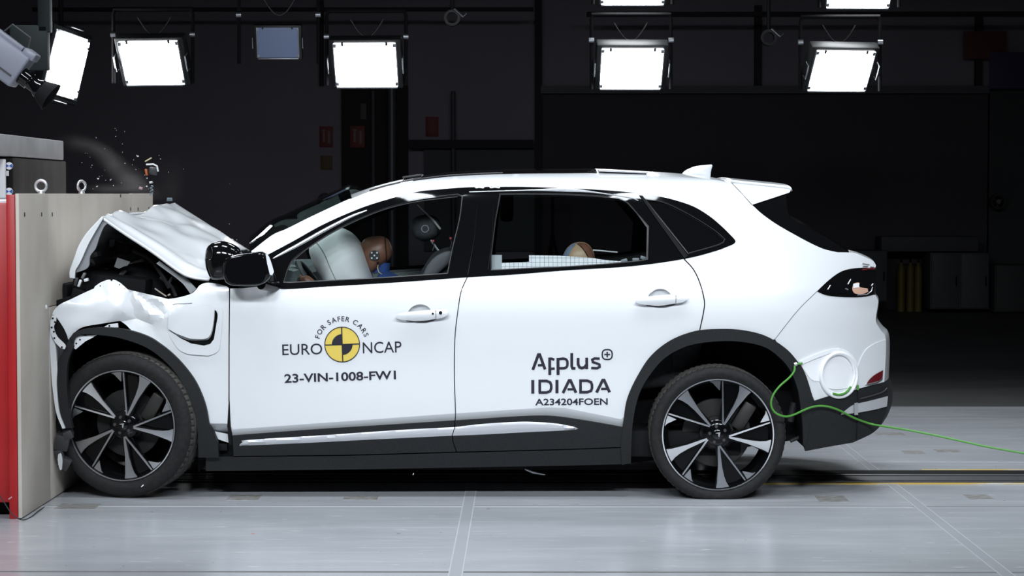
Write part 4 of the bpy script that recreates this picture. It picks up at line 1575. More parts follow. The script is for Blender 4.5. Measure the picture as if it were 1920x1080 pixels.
fender = cm((100, 583), (112, 571), (135, 560), (160, 548), (176, 541)) + cm((178, 537), (188, 530), (200, 525), (206, 524.5)) + [(209, 528), (212, 524)] + \
    cm((218, 526), (226, 531), (237, 541)) + cm((240, 543), (270, 550), (300, 557), (315, 561)) + cm((322, 560), (338, 557), (358, 551), (368, 543), (376, 534), (392, 530), (422, 536), (429.5, 541)) + \
    [(428.5, 650), (428.5, 755), (426, 800), (428, 812)] + [(402, 808), (394, 799)] + ARCH_F[:-1] + cm((246, 619), (236, 609), (226, 602)) + \
    cm((222, 602), (190, 607), (160, 612), (145, 619), (131, 633)) + cm((127, 640), (126, 630), (120, 616), (111, 602), (103, 592), (98, 590))
panel('front_wing', fender, WHITE, car, off=fender_off, step=6, thick=0.010, sharp=26,
      creases=[[(221, 580), (255, 597), (285, 609)], [(221, 580), (281, 590)], [(281, 590.5), (285, 608)], [(281, 590), (296, 577), (303, 566)], [(296, 577), (312, 594)], [(286, 609), (312, 594.5)], [(226, 604), (254.5, 597.3)]],
      label='crumpled white front wing')
# far wing, undamaged outline of the same panel
panel('front_wing', [(135, 560), (177, 540), (237, 541), (315, 560), (360, 550), (390, 530), (430, 541), (430, 800), (392, 797)] + ARCH_F + [(190, 606), (140, 625)], WHITE, car,
      step=14, thick=0.01, mapper=lambda a, b: flip(S(a, b)) - Vector((0, 0.012, 0)))
seam([(430, 541), (429.7, 600), (429.3, 700), (429, 752)], 0.0016, -0.0005)
for (hx, hy) in ((188, 536), (224, 534), (234, 541)):
    MB().lathe([(0, -0.001), (0.003, -0.001), (0.003, 0.002), (0, 0.002)], 10, S(hx, hy, fender_off(hx, hy) - 0.001), 'Y').build('wing_hole', DARK, car)
MB().tube([S(p[0], p[1], fender_off(p[0], p[1]) - 0.0005) for p in cm((324, 572), (330, 570), (345, 569.5), (360, 568.5))], 0.0013, 6).build('paint_crack', DARK, car)
# charging flap with its open gap
fo = lambda px, py: fender_off(px, py) - 0.006
panel('charging_recess', cm((316, 618), (330, 628), (355, 638), (382, 638.5), (393, 634), (399, 620), (402, 600), (403, 582)) +
      cm((405, 582), (408, 592), (405, 612), (401, 636), (394, 645), (382, 648), (358, 644), (338, 634)), GLOSS, car, off=fo, step=4, thick=0.004)
panel('charging_flap', cm((315, 616), (316, 596), (320, 580), (332, 575)) + cm((360, 573), (390, 575), (402, 580)) + cm((401, 600), (397, 620), (391, 632), (381, 636)) +
      cm((356, 635), (332, 626), (316, 617)), WHITE, car, off=lambda a, b: fender_off(a, b) - 0.018, step=6, thick=0.010, label='white flap standing proud of the wing')
panel('flap_surround', cm((316, 619), (318, 630), (335, 655), (352, 664)) + cm((390, 667), (404, 662), (412, 650), (417, 600), (417, 580), (409, 574)) +
      [(408, 592), (405, 612), (401, 636), (394, 645), (382, 648), (358, 644), (338, 634)], WHITE, car, off=lambda a, b: fender_off(a, b) - 0.004 - 0.006 * max(0, math.sin((a - 316) / 101 * PI)), step=5, thick=0.004)
# arch trim torn loose at the front
panel('front_arch_trim', cm((131, 636), (135, 628), (142, 622), (162, 616), (200, 614), (237, 618.5), (275, 630), (300, 645), (325, 665), (350, 692), (370, 722), (385, 760), (392, 797)) +
      [(401, 812), (408, 830), (410, 858), (372, 858)] + cm((371, 812), (365, 780), (355, 745), (337, 710), (312, 680), (275, 652), (225, 634), (180, 627.5), (150, 628), (140, 636), (137, 650)), CLAD, car,
      off=-0.03, step=7, thick=0.045, label='black wheel arch trim torn from the wing')
panel('arch_trim_fragment', cm((131, 634), (125, 645), (119, 657), (108, 680), (104, 720), (107, 760), (114, 785), (122, 803)) + cm((136, 803), (130, 775), (127, 750), (125, 720), (127, 680), (137, 650)), CLAD, car,
      off=-0.05, step=7, thick=0.04, label='black arch trim hanging in front of the wheel')
liner('wheel_arch_liner', [(372, 885), (370, 812), (355, 745), (337, 710), (312, 680), (275, 652), (225, 634), (180, 630), (140, 645), (122, 680), (116, 740), (120, 800), (118, 880)], 0.45)
for poly, holes in (([(137, 652), (139, 634), (150, 629), (162, 630), (160, 640), (142, 655)], [(143, 644), (150, 637)]), ([(195, 613), (204, 608), (221, 606), (222, 614)], [(205, 611)]),
                    ([(162, 629), (182, 628), (172, 634), (160, 640)], [])):
    bk = panel('wing_bracket', poly, PALE, car, off=-0.012, step=4, thick=0.004, label='pale bracket with bolt holes')
    for (hx, hy) in holes:
        MB().lathe([(0, -0.001), (0.0045, -0.001), (0.0045, 0.002), (0, 0.002)], 12, S(hx, hy, -0.013), 'Y').build('bolt_hole', DARK, bk)
bk = panel('bumper_bracket', cm((97, 592), (104, 592), (105, 602), (101, 612), (103, 622), (108, 632), (116, 640), (123, 648), (121, 655)) + cm((113, 652), (103, 641), (96, 625), (95, 608)), PALE, car,
           off=-0.075, step=4, thick=0.006, label='bent pale bracket strip with bolt holes')
for (hx, hy) in ((99, 597), (103, 604), (97, 614), (101, 622), (102, 634), (116, 651)):
    MB().lathe([(0, -0.001), (0.0048, -0.001), (0.0048, 0.002), (0, 0.002)], 12, S(hx, hy, -0.076), 'Y').build('bolt_hole', DARK, bk)
bumpL = cm((94, 600), (93, 640), (95, 680), (98, 722), (105, 772), (117, 804))
panel('front_bumper', bumpL + list(reversed(cm((97, 600), (97, 632), (104, 650), (107, 690), (106, 722), (111, 772), (122, 803)))), WHITE, car, off=-0.065, step=4, thick=0.02, label='crushed white bumper edge')
fb = [S(p[0] + 3, p[1], -0.05) for p in bumpL]
loft('front_bumper', [Vector((max(q.x, XB + 0.012), q.y, q.z)) for q in fb], WHITE, car, lambda w, s: (0.02 * w * (1 + 0.8 * math.sin(9 * s)), 0, 0), n=20)
mbx = MB()
for (px, py, w, h, r) in ((118, 826, 26, 30, 0.2), (113, 850, 16, 26, -0.2), (124, 866, 20, 22, 0.5), (128, 812, 18, 16, -0.4)):
    mbx.box(S(px, py, -0.01), (w / 375, 0.10, h / 375), Euler((0.2, r, 0.1)), bevel=0.006)
mbx.build('undertray', DGREY, car, label='broken black plastic at the foot of the bumper')
panel('lamp_shard', cm((109, 852), (114, 850), (117, 862), (116, 880)) + cm((113, 882), (110, 874), (108, 862)), PALE, car, off=-0.07, step=3, thick=0.004)

# ---- bonnet, folded up into a ridge
RIDGE = [(192, 407, 0.10), (205, 405, 0.25), (215, 403.5, 0.38), (235, 403, 0.55), (250, 399.5, 0.70), (270, 398.5, 0.90), (290, 391.5, 1.15), (310, 386, 1.42), (329, 381, 1.78)]
RT = [P(*q) for q in RIDGE]


def at_t(pts, t):
    y = 0.10 + t * 1.68
    for a_, b_ in zip(pts, pts[1:]):
        if y <= b_.y + 1e-6:
            return a_.lerp(b_, (y - a_.y) / (b_.y - a_.y))
    return pts[-1].copy()


NEAR = [P(px, py, 0.10 + 0.0002 * (px - 192)) for (px, py) in cm((192, 407), (235, 437), (285, 470), (335, 507), (360, 519), (392, 523.5))]
nE = NEAR[-1]
FARE = Vector((-1.61, 1.78, 1.205))


def bonnet_pt(s, t):
    r = at_t(RT, t)
    e = nE.lerp(FARE, t) + Vector((0.02 * math.sin(PI * t), 0, 0.055 * math.sin(PI * t)))
    p = r.lerp(e, s)
    k = s * (len(NEAR) - 1)
    i = min(int(k), len(NEAR) - 2)
    nr = NEAR[i].lerp(NEAR[i + 1], k - i)
    p = p + (nr - at_t(RT, 0).lerp(nE, s)) * max(0.0, 1 - t) ** 4
    # long shallow buckles running back from the fold
    a = 0.030 * (1 - s) * math.sin(PI * min(1, t * 1.05)) * (0.5 + math.sin(11 * t + 3.2 * s))
    b = 0.034 * abs(math.sin(6.2 * t - 2.6 * s + 0.5)) * s * (1 - s) * 2.2 * (1 - t) ** 0.5 * min(1, t * 6)
    c = 0.024 * noise.noise(Vector((s * 4, t * 6, 2.2))) * min(1, t * 8) * min(1.0, (1 - t) * 8)
    edge = 0.012 * math.exp(-((t - 0.07) / 0.03) ** 2)
    p.z += a * 0.6 + b + c + edge - 0.03 * math.exp(-((t - 0.115) / 0.03) ** 2) * s * (1 - s)
    return p


ns, nt_ = 44, 60
vs = []
fs = []
for i in range(ns + 1):
    for j in range(nt_ + 1):
        vs.append(bonnet_pt(i / ns, (j / nt_) ** 1.25))
for i in range(ns):
    for j in range(nt_):
        a = i * (nt_ + 1) + j
        fs.append((a, a + 1, a + nt_ + 2, a + nt_ + 1))
bon = fix_normals(obj('bonnet', vs, fs, WHITE, car, sharp=55, label='white bonnet folded up into a ridge'))
bon.data.materials.append(DARK)
md = bon.modifiers.new('thickness', 'SOLIDIFY')
md.thickness = 0.012
md.offset = -1
md.material_offset = 1
# the part in front of the ridge, bent down against the barrier
DOWN = [P(px, py, 0.10) for (px, py) in cm((192, 407), (165, 436), (149, 461), (139, 488), (132, 508), (132, 522))]
vs = []
fs = []
for i, q in enumerate(DOWN):
    for j in range(29):
        t = j / 28
        r = at_t(RT, t)
        p = r + (q - DOWN[0])
        p.x = max(XB + 0.012, p.x + 0.02 * noise.noise(Vector((i * 0.25, t * 5, 7.0))) * min(1, t * 8))
        vs.append(p)
for i in range(len(DOWN) - 1):
    for j in range(28):
        a = i * 29 + j
        fs.append((a, a + 29, a + 30, a + 1))
bf = fix_normals(obj('bonnet_front', vs, fs, WHITE, car, sharp=55, label='front of the bonnet bent down against the plywood'))
md = bf.modifiers.new('thickness', 'SOLIDIFY')
md.thickness = 0.008
md.offset = 0
panel('bonnet_edge', cm((193, 406.5), (165, 436), (149, 461), (139, 488), (131, 508), (131, 521)) + [(140, 522)] + cm((141, 507), (151, 490), (168, 453), (193.5, 409)), WHITE, car,
      step=5, thick=0.02, mapper=lambda a, b: P(a, b, 0.085))
panel('bonnet_inner_panel', cm((193.5, 409), (168, 453), (151, 490), (141, 508)) + cm((143, 511), (160, 505), (167, 497), (169, 480), (179, 466), (186, 446), (194, 427), (203, 417)), GREYPANEL, car,
      step=5, thick=0.02, mapper=lambda a, b: P(a, b, 0.11), label='grey underside flange of the bonnet')
panel('bonnet_hinge_rail', [(293, 494), (299, 489), (335, 515), (348, 520), (358, 530), (368, 542), (357, 551), (350, 541), (343, 532), (330, 521)], mat('dull_grey_metal', (0.42, 0.44, 0.46), 0.5), car,
      step=5, thick=0.02, mapper=lambda a, b: P(a, b, 0.19))
# ---- what shows of the engine bay
EB = mat('engine_bay_plastic', (0.030, 0.028, 0.032), 0.6)
eb = MB()
eb.box((-1.98, 0.95, 0.72), (0.62, 1.20, 0.42), Euler((0, 0.1, 0)), bevel=0.03)
eb.build('motor_cover', DARK, car)
MB().box(P(150, 628, 0.9), (0.12, 1.3, 0.62), Euler((0, 0.06, 0)), bevel=0.02).build('radiator_pack', DARK, car)
MB().box(Vector((-1.52, 0.95, 0.72)), (0.05, 1.6, 0.84)).build('bulkhead', DARK, car)
inflate('suspension_turret', cm((222, 560), (226, 520), (240, 506), (270, 503), (300, 512), (318, 535), (320, 565), n=4), 0.55, 0.14, DARK, car, p=4)
MB().box(P(228, 463, 0.7), (0.11, 0.16, 0.055), Euler((0, 0.35, 0.1)), bevel=0.012).build('fluid_reservoir', DGREY, car)
MB().box(P(211, 456, 0.62), (0.022, 0.10, 0.04), Euler((0, 0.1, 0)), bevel=0.006).build('reservoir_bracket', GREYPANEL, car)
panel('torn_bracket', [(214, 500), (220, 483), (244, 491), (239, 498), (231, 500), (223, 504)], mat('mid_grey_metal', (0.15, 0.155, 0.16), 0.5), car, step=5, thick=0.01, mapper=lambda a, b: P(a, b, 0.32))
MB().box(P(177, 478, 0.3), (0.055, 0.12, 0.03), Euler((0, -0.25, 0)), bevel=0.008).build('latch_housing', DGREY, car)
for (pts, r, m_) in (([(250, 470), (280, 485), (300, 510), (318, 540)], 0.012, DGREY), ([(236, 505), (225, 520), (226, 540)], 0.014, DGREY), ([(300, 520), (320, 535), (330, 555)], 0.01, DGREY),
                     ([(318, 530), (324, 520), (332, 524)], 0.008, MATS['mid_grey_metal'])):
    MB().tube(cm(*[tuple(P(a, b, 0.38)) for a, b in pts]), r, 8).build('hose', m_, car)
MB().tube([P(290, 541, 0.12), P(300, 548, 0.12), P(312, 556, 0.1)], 0.004, 6).build('wire_clip', mat('pale_brown_clip', (0.30, 0.26, 0.22), 0.5), car)
MB().box(P(317, 553, 0.08), (0.014, 0.02, 0.010), Euler((0, -0.4, 0)), bevel=0.003).build('wire_clip', MATS['pale_brown_clip'], car)
for (px, py, w, h, r, m_) in ((150, 531, 5, 14, 0.35, PALE), (157, 517, 5, 12, 0.5, MATS['mid_grey_metal']), (162, 525, 8, 6, -0.3, PALE), (143, 528, 6, 16, 0.2, DGREY), (146, 552, 22, 20, 0.3, DARK), (120, 566, 30, 14, -0.3, DARK)):
    MB().box(P(px, py, 0.12), (w / 371, 0.03, h / 371), Euler((0, r, 0)), bevel=0.003).build('headlamp_fragment', m_, car)
sp = []
for k in range(46):
    sp.append(P(313 + 10 * k / 46, 374 + 3.0 * math.sin(k * 1.15), 1.70 + 0.01 * math.cos(k * 1.15)))
MB().tube(sp, 0.002, 5).build('torn_trim', mat('blue_grey_scrap', (0.20, 0.27, 0.30), 0.4, 0.5), car)

MB().prism([(-2.34, 0.4), (-2.34, 1.16), (-2.26, 1.30), (-2.06, 1.40), (-1.66, 1.16), (-1.55, 1.05), (-1.55, 0.4)], 1.62, 1.66).build('inner_wing', DARK, car)
MB().box((-1.95, 0.95, 1.0), (0.40, 0.9, 0.26), Euler((0, 0.25, 0)), bevel=0.04).build('intake_box', DARK, car)
MB().box((-2.14, 0.92, 1.01), (0.38, 1.36, 0.22), Euler((0, 0.12, 0)), bevel=0.02).build('front_crossmember', DARK, car)
panel('wing_liner', [(98, 592), (104, 592), (128, 638), (122, 650), (112, 640), (102, 620)], DARK, car, off=-0.03, step=6, thick=0.02)
# ---- front sill closing piece, jacking bracket
panel('sill_bracket', [(402, 809), (428, 814), (431, 824), (428, 830), (410, 824), (405, 818)], PALE, car, off=0.03, step=4, thick=0.01)
MB().box(S(418, 838, 0.04), (0.05, 0.04, 0.035), bevel=0.005).build('sill_end', DARK, car)

# ---- mirror
mir = cm((417, 512), (418, 497), (423, 487), (431, 481), (450, 476), (485, 472), (495, 473), (502, 479), (508, 494), (512, 508)) + cm((511, 517), (504, 525), (495, 532), (480, 536), (450, 536), (434, 535), (424, 529))
YM = -0.10
mo = inflate('door_mirror', mir, YM, 0.055, GLOSS, car, label='black door mirror', n=56, K=10, p=4.5)
panel('mirror_glass', cm((425, 513), (426, 500), (432, 489), (442, 484), (462, 480), (484, 478)) + cm((490, 479), (494, 485), (497, 505), (498, 518)) + cm((494, 527), (484, 532), (455, 533), (438, 532), (428, 526)),
      mat('dark_mirror_glass', (0.004, 0.004, 0.005), 0.05), mo, step=6, thick=0.004, mapper=lambda a, b: P(a, b, YM - 0.058))
panel('mirror_signal', cm((498, 476), (504, 481), (509, 494), (513.5, 510)) + [(510, 516), (506, 515), (501, 495)], PALE, mo, step=4, thick=0.006, mapper=lambda a, b: P(a, b, YM - 0.046), label='pale strip at the mirror edge')
MB().tube([P(p[0], p[1], YM - 0.036) for p in cm((419, 505), (422, 491), (431, 483), (450, 478), (470, 475.5), (485, 474), (495, 476))], 0.003, 6).build('mirror_rim', MATS['black_chrome'], mo)
MB().tube([P(490, 532, YM + 0.02), P(505, 536, -0.03), P(516, 536, 0.03)], [0.03, 0.026, 0.03], 12).build('mirror_arm', GLOSS, mo)
mc = inflate('mirror_cap', cm((384, 487), (387, 467), (397, 456), (415, 452), (434, 456), (452, 469), (458, 490)) + cm((450, 510), (430, 522), (404, 525), (394, 520), (386, 503)), -0.02, 0.07, GLOSS, mo, p=2.3, label='rounded black cap behind the mirror')
MB().tube([P(p[0], p[1], -0.085) for p in cm((387, 484), (392, 487), (397, 484), (399, 473), (397, 463))], 0.0022, 6).build('cap_trim', MATS['black_chrome'], mo)

# ================================================================== WHEELS
KW = 1 / 375.0


def pol(r, deg):
    a = math.radians(deg)
    return (r * KW * math.cos(a), r * KW * math.sin(a))


def wheel_parts(R, rot):
    """all shapes of a wheel about the origin, axis along y, outer face at y = 0"""
    g = {}
    s = R / 0.352
    prof = [(0.279, 0.016), (0.288, 0.006), (0.300, -0.001), (0.318, -0.004), (0.333, 0.001), (0.343, 0.012), (0.3475, 0.024)]
    inner = [(0.3475, 0.226), (0.343, 0.238), (0.318, 0.25), (0.29, 0.244), (0.270, 0.232)]
    t = MB().lathe([(0.279 + (r - 0.279) * (R - 0.279) / (0.352 - 0.279), h) for r, h in prof] , 96)
    t.f = [q for q in t.f if len(q) == 4]
    t2 = MB().lathe([(0.279 + (r - 0.279) * (R - 0.279) / (0.352 - 0.279) if r > 0.279 else r, h) for r, h in inner], 96)
    t2.f = [q for q in t2.f if len(q) == 4]
    t.add(t2.v, t2.f)
    g['tyre'] = t

    def groove(k, i):
        return -0.007 if (k % 4 == 0 and i in (0, 1, 6, 7)) else 0.0
    tr = MB().lathe([(R - 0.0045, 0.024), (R - 0.001, 0.034), (R, 0.060), (R - 0.007, 0.064), (R - 0.007, 0.074), (R, 0.078), (R, 0.115), (R - 0.007, 0.119), (R - 0.007, 0.131), (R, 0.135), (R, 0.172),
                     (R - 0.007, 0.176), (R - 0.007, 0.186), (R, 0.190), (R - 0.001, 0.216), (R - 0.0045, 0.226)], 280, rmod=lambda k, i: -0.007 if (k % 4 == 0 and i in (0, 1, 2, 13, 14, 15)) else 0.0)
    tr.f = [q for q in tr.f if len(q) == 4]
    g['tread'] = tr
    rim = MB().lathe([(0.272, 0.010), (0.281, 0.008), (0.283, 0.016), (0.270, 0.024), (0.262, 0.05), (0.255, 0.10), (0.258, 0.20), (0.27, 0.23), (0.262, 0.232), (0.245, 0.20), (0.243, 0.10), (0.252, 0.045), (0.268, 0.02)], 72, closed=True)
    rim.lathe([(0.0, 0.018), (0.040, 0.018), (0.064, 0.024), (0.074, 0.034), (0.074, 0.075), (0, 0.075)], 40)
    face = MB()
    for k in range(5):
        phi = 65 + 72 * k + rot
        # black backing of each V, then the machined legs
        rim.prism([pol(24, phi + 20), pol(101, phi + 17.5), pol(102.5, phi + 8), pol(101, phi - 0.5), pol(60, phi - 2), pol(24, phi - 16)], 0.040, 0.058)
        rim.prism([pol(20, phi + 4), pol(55, phi + 15), pol(103, phi + 23), pol(103, phi + 18.5), pol(50, phi + 13), pol(20, phi - 12)], 0.026, 0.062)
        rim.prism([pol(20, phi + 14), pol(60, phi - 1), pol(103, phi - 1), pol(103, phi - 14), pol(60, phi - 11), pol(20, phi - 28)], 0.022, 0.062)
        rim.prism([pol(103, phi + 38), pol(96, phi + 31), pol(84, phi + 21.5), pol(103, phi + 20)], 0.022, 0.06)
        # broad machined leg with a flare at the rim
        face.prism([pol(21.5, phi - 4), pol(30, phi - 2.5), pol(62, phi - 3.2), pol(80, phi - 2.2), pol(92, phi - 0.6), pol(103.6, phi + 2.0), pol(104.4, phi - 5), pol(103.6, phi - 13.0), pol(92, phi - 11.8), pol(60, phi - 10.4),
                    pol(34, phi - 11), pol(22, phi - 11)], 0.0165, 0.0225)
        # thin leg and the little triangle beyond it
        a0 = Vector(pol(21.5, phi - 2))
        b0 = Vector(pol(104, phi + 20.2))
        nn = Vector((-(b0 - a0).y, (b0 - a0).x)).normalized() * (1.25 * KW)
        face.prism([a0 - nn * 1.4, b0 - nn, b0 + nn, a0 + nn * 1.4], 0.0170, 0.0262)
        face.prism([pol(104, phi + 22.2), pol(104.2, phi + 28), pol(104, phi + 36.5), pol(98, phi + 31), pol(83, phi + 22.8)], 0.0165, 0.0225)
    face.lathe([(0.2755, 0.0050), (0.2815, 0.0045), (0.2835, 0.009), (0.2755, 0.012)], 72, closed=True)
    g['rim'] = rim
    g['face'] = face
    g['disc'] = MB().lathe([(0.07, 0.105), (0.172, 0.105), (0.175, 0.112), (0.172, 0.130), (0.07, 0.130)], 48, closed=True).lathe([(0, 0.08), (0.085, 0.08), (0.09, 0.11), (0, 0.11)], 32)
    g['caliper'] = MB().box((0.135, 0.105, 0.085), (0.07, 0.06, 0.15), Euler((0, 0.55, 0)), bevel=0.012)
    g['cap'] = MB().lathe([(0, 0.008), (0.020, 0.009), (0.027, 0.013), (0.028, 0.02), (0, 0.02)], 32)
    em = MB()
    em.prism([(-0.013, 0.008), (0.012, 0.013), (0.002, 0.004)], 0.005, 0.009)
    em.prism([(0.002, 0.003), (0.012, 0.012), (0.006, -0.013), (0.001, -0.006)], 0.0055, 0.009)
    g['emblem'] = em
    g['nuts'] = []
    for k in range(5):
        q = pol(15.5, 65 + 36 + 72 * k + rot)
        g['nuts'].append(MB().lathe([(0, 0.012), (0.007, 0.012), (0.009, 0.016), (0.009, 0.03), (0, 0.03)], 12, (q[0], 0, q[1])))
    return g


def add_wheel(cx, cz, R, rot, yaw, y0, far=False, flat=True, camber=0.0):
    g = wheel_parts(R, rot)
    M = Matrix.Rotation(yaw, 4, 'Z') @ Matrix.Rotation(camber, 4, 'X')
    if far:
        M = Matrix.Rotation(PI, 4, 'Z') @ M

    def put(mb):
        mb.v = [M @ Vector((q.x, q.y - 0.12, q.z)) + Vector((cx, y0 + (-0.12 if far else 0.12), cz)) for q in mb.v]
        if flat:
            for q in mb.v:
                if q.z < 0.003:
                    q.z = 0.003
        return mb
    ori = (cx, y0 + (-0.12 if far else 0.12), cz)
    w = fix_normals(put(g['rim']).build('wheel', RIMB, car, origin=ori, label='black alloy wheel with bright machined spokes'))
    put(g['tyre']).build('tyre', TYRE, w)
    put(g['tread']).build('tyre_tread', TREAD, w)
    if not far:
        fix_normals(put(g['face']).build('spoke_facing', MACH, w, label='bright machined spoke faces'))
        put(g['caliper']).build('brake_caliper', mat('cast_iron', (0.035, 0.033, 0.031), 0.5, 0.3), w)
        put(g['cap']).build('centre_cap', GLOSS, w)
        put(g['emblem']).build('emblem', STEEL, w)
        for nb in g['nuts']:
            put(nb).build('wheel_nut', DGREY, w)
    put(g['disc']).build('brake_disc', mat('brake_disc_metal', (0.014, 0.014, 0.014), 0.5, 0.2), w)


rc = P(1346.5, 815.5, 0.0)
add_wheel(rc.x, rc.z, 0.344, 0.0, 0.0, 0.0)
fc = P(236, 797, -0.01)
add_wheel(fc.x, fc.z, 0.366, 3.0, math.radians(-11), -0.012, camber=math.radians(2))
add_wheel(rc.x, rc.z, 0.344, 20.0, 0.0, 2 * YC, far=True)
add_wheel(fc.x, fc.z, 0.366, 40.0, 0.0, 2 * YC, far=True)
MB().box((-0.35, YC, 0.27), (2.9, 1.70, 0.14), bevel=0.02).build('underbody', DARK, car)
MB().box((1.25, YC, 0.42), (0.8, 1.1, 0.2), bevel=0.03).build('rear_underbody', DARK, car)
MB().tube([S(1482, 827, 0.2), S(1505, 817, 0.2), S(1512, 814, 0.2)], 0.010, 8).build('tow_hook', DGREY, car)
MB().tube([(rc.x, 0.15, rc.z), (rc.x, 2 * YC - 0.15, rc.z)], 0.05, 12).build('rear_axle', DARK, car)
MB().tube([S(1482, 790, 0.25), S(1486, 770, 0.25), S(1490, 755, 0.25)], 0.02, 10).build('damper', DGREY, car)
MB().box((-1.85, YC, 0.42), (0.75, 0.95, 0.25), bevel=0.03).build('front_subframe', DARK, car)

# ================================================================== CABIN
DASH = mat('grey_dashboard', (0.085, 0.10, 0.105), 0.55)
YD_ = 0.55
dsh = [P(px, py, YD_) for (px, py) in ((462, 506), (500, 500), (540, 498), (566, 504), (572, 516), (566, 545), (470, 560))]
vs = [Vector((q.x, 0.16, q.z)) for q in dsh] + [Vector((q.x, 2 * YC - 0.16, q.z)) for q in dsh]
n = len(dsh)
fs = [tuple(range(n)), tuple(range(2 * n - 1, n - 1, -1))] + [(i, i + n, (i + 1) % n + n, (i + 1) % n) for i in range(n)]
fix_normals(obj('dashboard', vs, fs, DASH, car))
swc = P(597, 548, YD_)
sw = MB()
ti = Matrix.Rotation(math.radians(-34), 4, 'Y')
ring = [ti @ Vector((0, 0.185 * math.cos(2 * PI * k / 40), 0.185 * math.sin(2 * PI * k / 40))) + swc for k in range(41)]
sw.tube(ring, 0.017, 10, cap=False)
swo = sw.build('steering_wheel', DGREY, car)
MB().tube([swc, swc + ti @ Vector((-0.28, 0, 0))], 0.03, 12).build('steering_column', DARK, swo)
MB().tube([ti @ Vector((-0.004, 0.16 * math.cos(a), 0.205 * math.sin(a))) + swc + Vector((-0.01, -0.04, 0.0)) for a in (1.0, 1.3, 1.57, 1.9)], 0.012, 8).build('wheel_rim_trim', GREYPANEL, swo)
abag = cm((581, 462), (584, 453), (591, 447), (612, 436), (637, 427)) + cm((640, 427), (657, 435), (672, 450), (684, 472), (699, 521), (706, 548)) + cm((690, 562), (650, 566), (618, 552)) + cm((606, 527), (596, 508), (588, 493), (581, 472))
ab = inflate('driver_airbag', abag, YD_, 0.24, AIRBAG, car, label='inflated off white airbag', n=64, K=14, p=2.6)
seam_pts = [(592, 449), (604, 458), (616, 474), (625, 495), (634, 515), (641, 530)]


def on_bag(px, py):
    c = Vector((640, 495))
    d = Vector((px, py)) - c
    best = 1.0
    for k in range(1, 400):
        q = c + d * (1 + k * 0.01)
        if not inside(q, abag):
            best = 1 / (1 + k * 0.01)
            break
    h = max(0.0, 1 - best ** 2.6) ** (1 / 2.6)
    p = P(px, py, YD_)
    p.y -= 0.24 * h * 1.0 + 0.0015
    return p


MB().tube([on_bag(*q) for q in cm(*seam_pts)], 0.0018, 6).build('airbag_seam', mat('grey_stitching', (0.25, 0.26, 0.27), 0.8), ab)


def seat(dy, name='front_seat'):
    b = inflate(name, cm((772, 548), (788, 512), (800, 492), (813, 474), (830, 466), (852, 462), (872, 468), (884, 500), (870, 560), (820, 600), n=4), 0.55 + dy, 0.23, SEAT, car, p=3.5)
    hd = inflate('headrest', cm((769, 428), (773, 411), (786, 404), (806, 403), (822, 411), (827, 430), (818, 446), (795, 453), (777, 445), n=4), 0.55 + dy, 0.12, SEAT, b, p=3)
    c = P(797, 429, 0.55 + dy - 0.122)
    MB().lathe([(0.016, -0.002), (0.02, -0.002), (0.02, 0.002), (0.016, 0.002)], 24, c, 'Y', closed=True).build('headrest_ring', GREYPANEL, hd)
    for q in (-0.05, 0.05):
        MB().tube([P(806, 448, 0.55 + dy + q), P(822, 470, 0.55 + dy + q)], 0.006, 8).build('headrest_post', STEEL, hd)
    cu = P(770, 640, 0.55 + dy)
    MB().box((cu.x, 0.55 + dy, 0.56), (0.52, 0.46, 0.16), Euler((0, -0.1, 0)), bevel=0.05, segs=4).build('seat_cushion', SEAT, b)
    return b


seat(0.0)
seat(0.80)
inflate('seat_bolster', cm((790, 523), (800, 500), (815, 482), (834, 472), (848, 472), (846, 490), (828, 508), (812, 523), n=4), 0.30, 0.03, mat('grey_bolster', (0.10, 0.10, 0.11), 0.7), car, p=3)
MB().box((0.55, YC, 0.62), (0.5, 1.35, 0.2), Euler((0, -0.08, 0)), bevel=0.05, segs=3).build('rear_seat_cushion', SEAT, car)
MB().box((0.86, YC, 0.86), (0.16, 1.35, 0.62), Euler((0, 0.28, 0)), bevel=0.05, segs=3).build('rear_seat_back', SEAT, car)
BELT = mat('pale_belt_webbing', (0.30, 0.29, 0.27), 0.7)
MB().tube([P(784, 384, 0.5), P(800, 400, 0.46), (P(815, 416, 0.44)), P(826, 430, 0.42)], 0.006, 6).build('belt_webbing', BELT, car)
for (px, py) in ((812, 452), (845, 447)):
    s0 = MB().tube([P(px, py, 0.36), P(px + 2, py + 9, 0.36), P(px - 1, py + 18, 0.36)], 0.0035, 6).build('sensor_lead', DGREY, car)
    MB().box(P(px, py, 0.355), (0.012, 0.012, 0.012), bevel=0.002).build('lead_tip', mat('red_plug', (0.45, 0.05, 0.06), 0.5), s0)
# gridded white reference strip inside the rear door window
GRID = mat('gridded_white_card', (0.72, 0.72, 0.74), 0.35, 0, 0.4)
nt = GRID.node_tree
tc = nt.nodes.new('ShaderNodeTexCoord')
mpn = nt.nodes.new('ShaderNodeMapping')
mpn.inputs['Rotation'].default_value = (math.radians(90), 0, 0)
bk = nt.nodes.new('ShaderNodeTexBrick')
bk.inputs['Scale'].default_value = 1.0
bk.offset = 0.0
bk.inputs['Brick Width'].default_value = 0.022
bk.inputs['Row Height'].default_value = 0.022
bk.inputs['Mortar Size'].default_value = 0.0011
bk.inputs['Color1'].default_value = (0.74, 0.74, 0.76, 1)
bk.inputs['Color2'].default_value = (0.66, 0.66, 0.69, 1)
bk.inputs['Mortar'].default_value = (0.16, 0.16, 0.18, 1)
nt.links.new(tc.outputs['Object'], mpn.inputs['Vector'])
nt.links.new(mpn.outputs[0], bk.inputs['Vector'])
nt.links.new(bk.outputs['Color'], nt.nodes['Principled BSDF'].inputs['Base Color'])
ym = lambda a, b: S(a, b, 0.05)
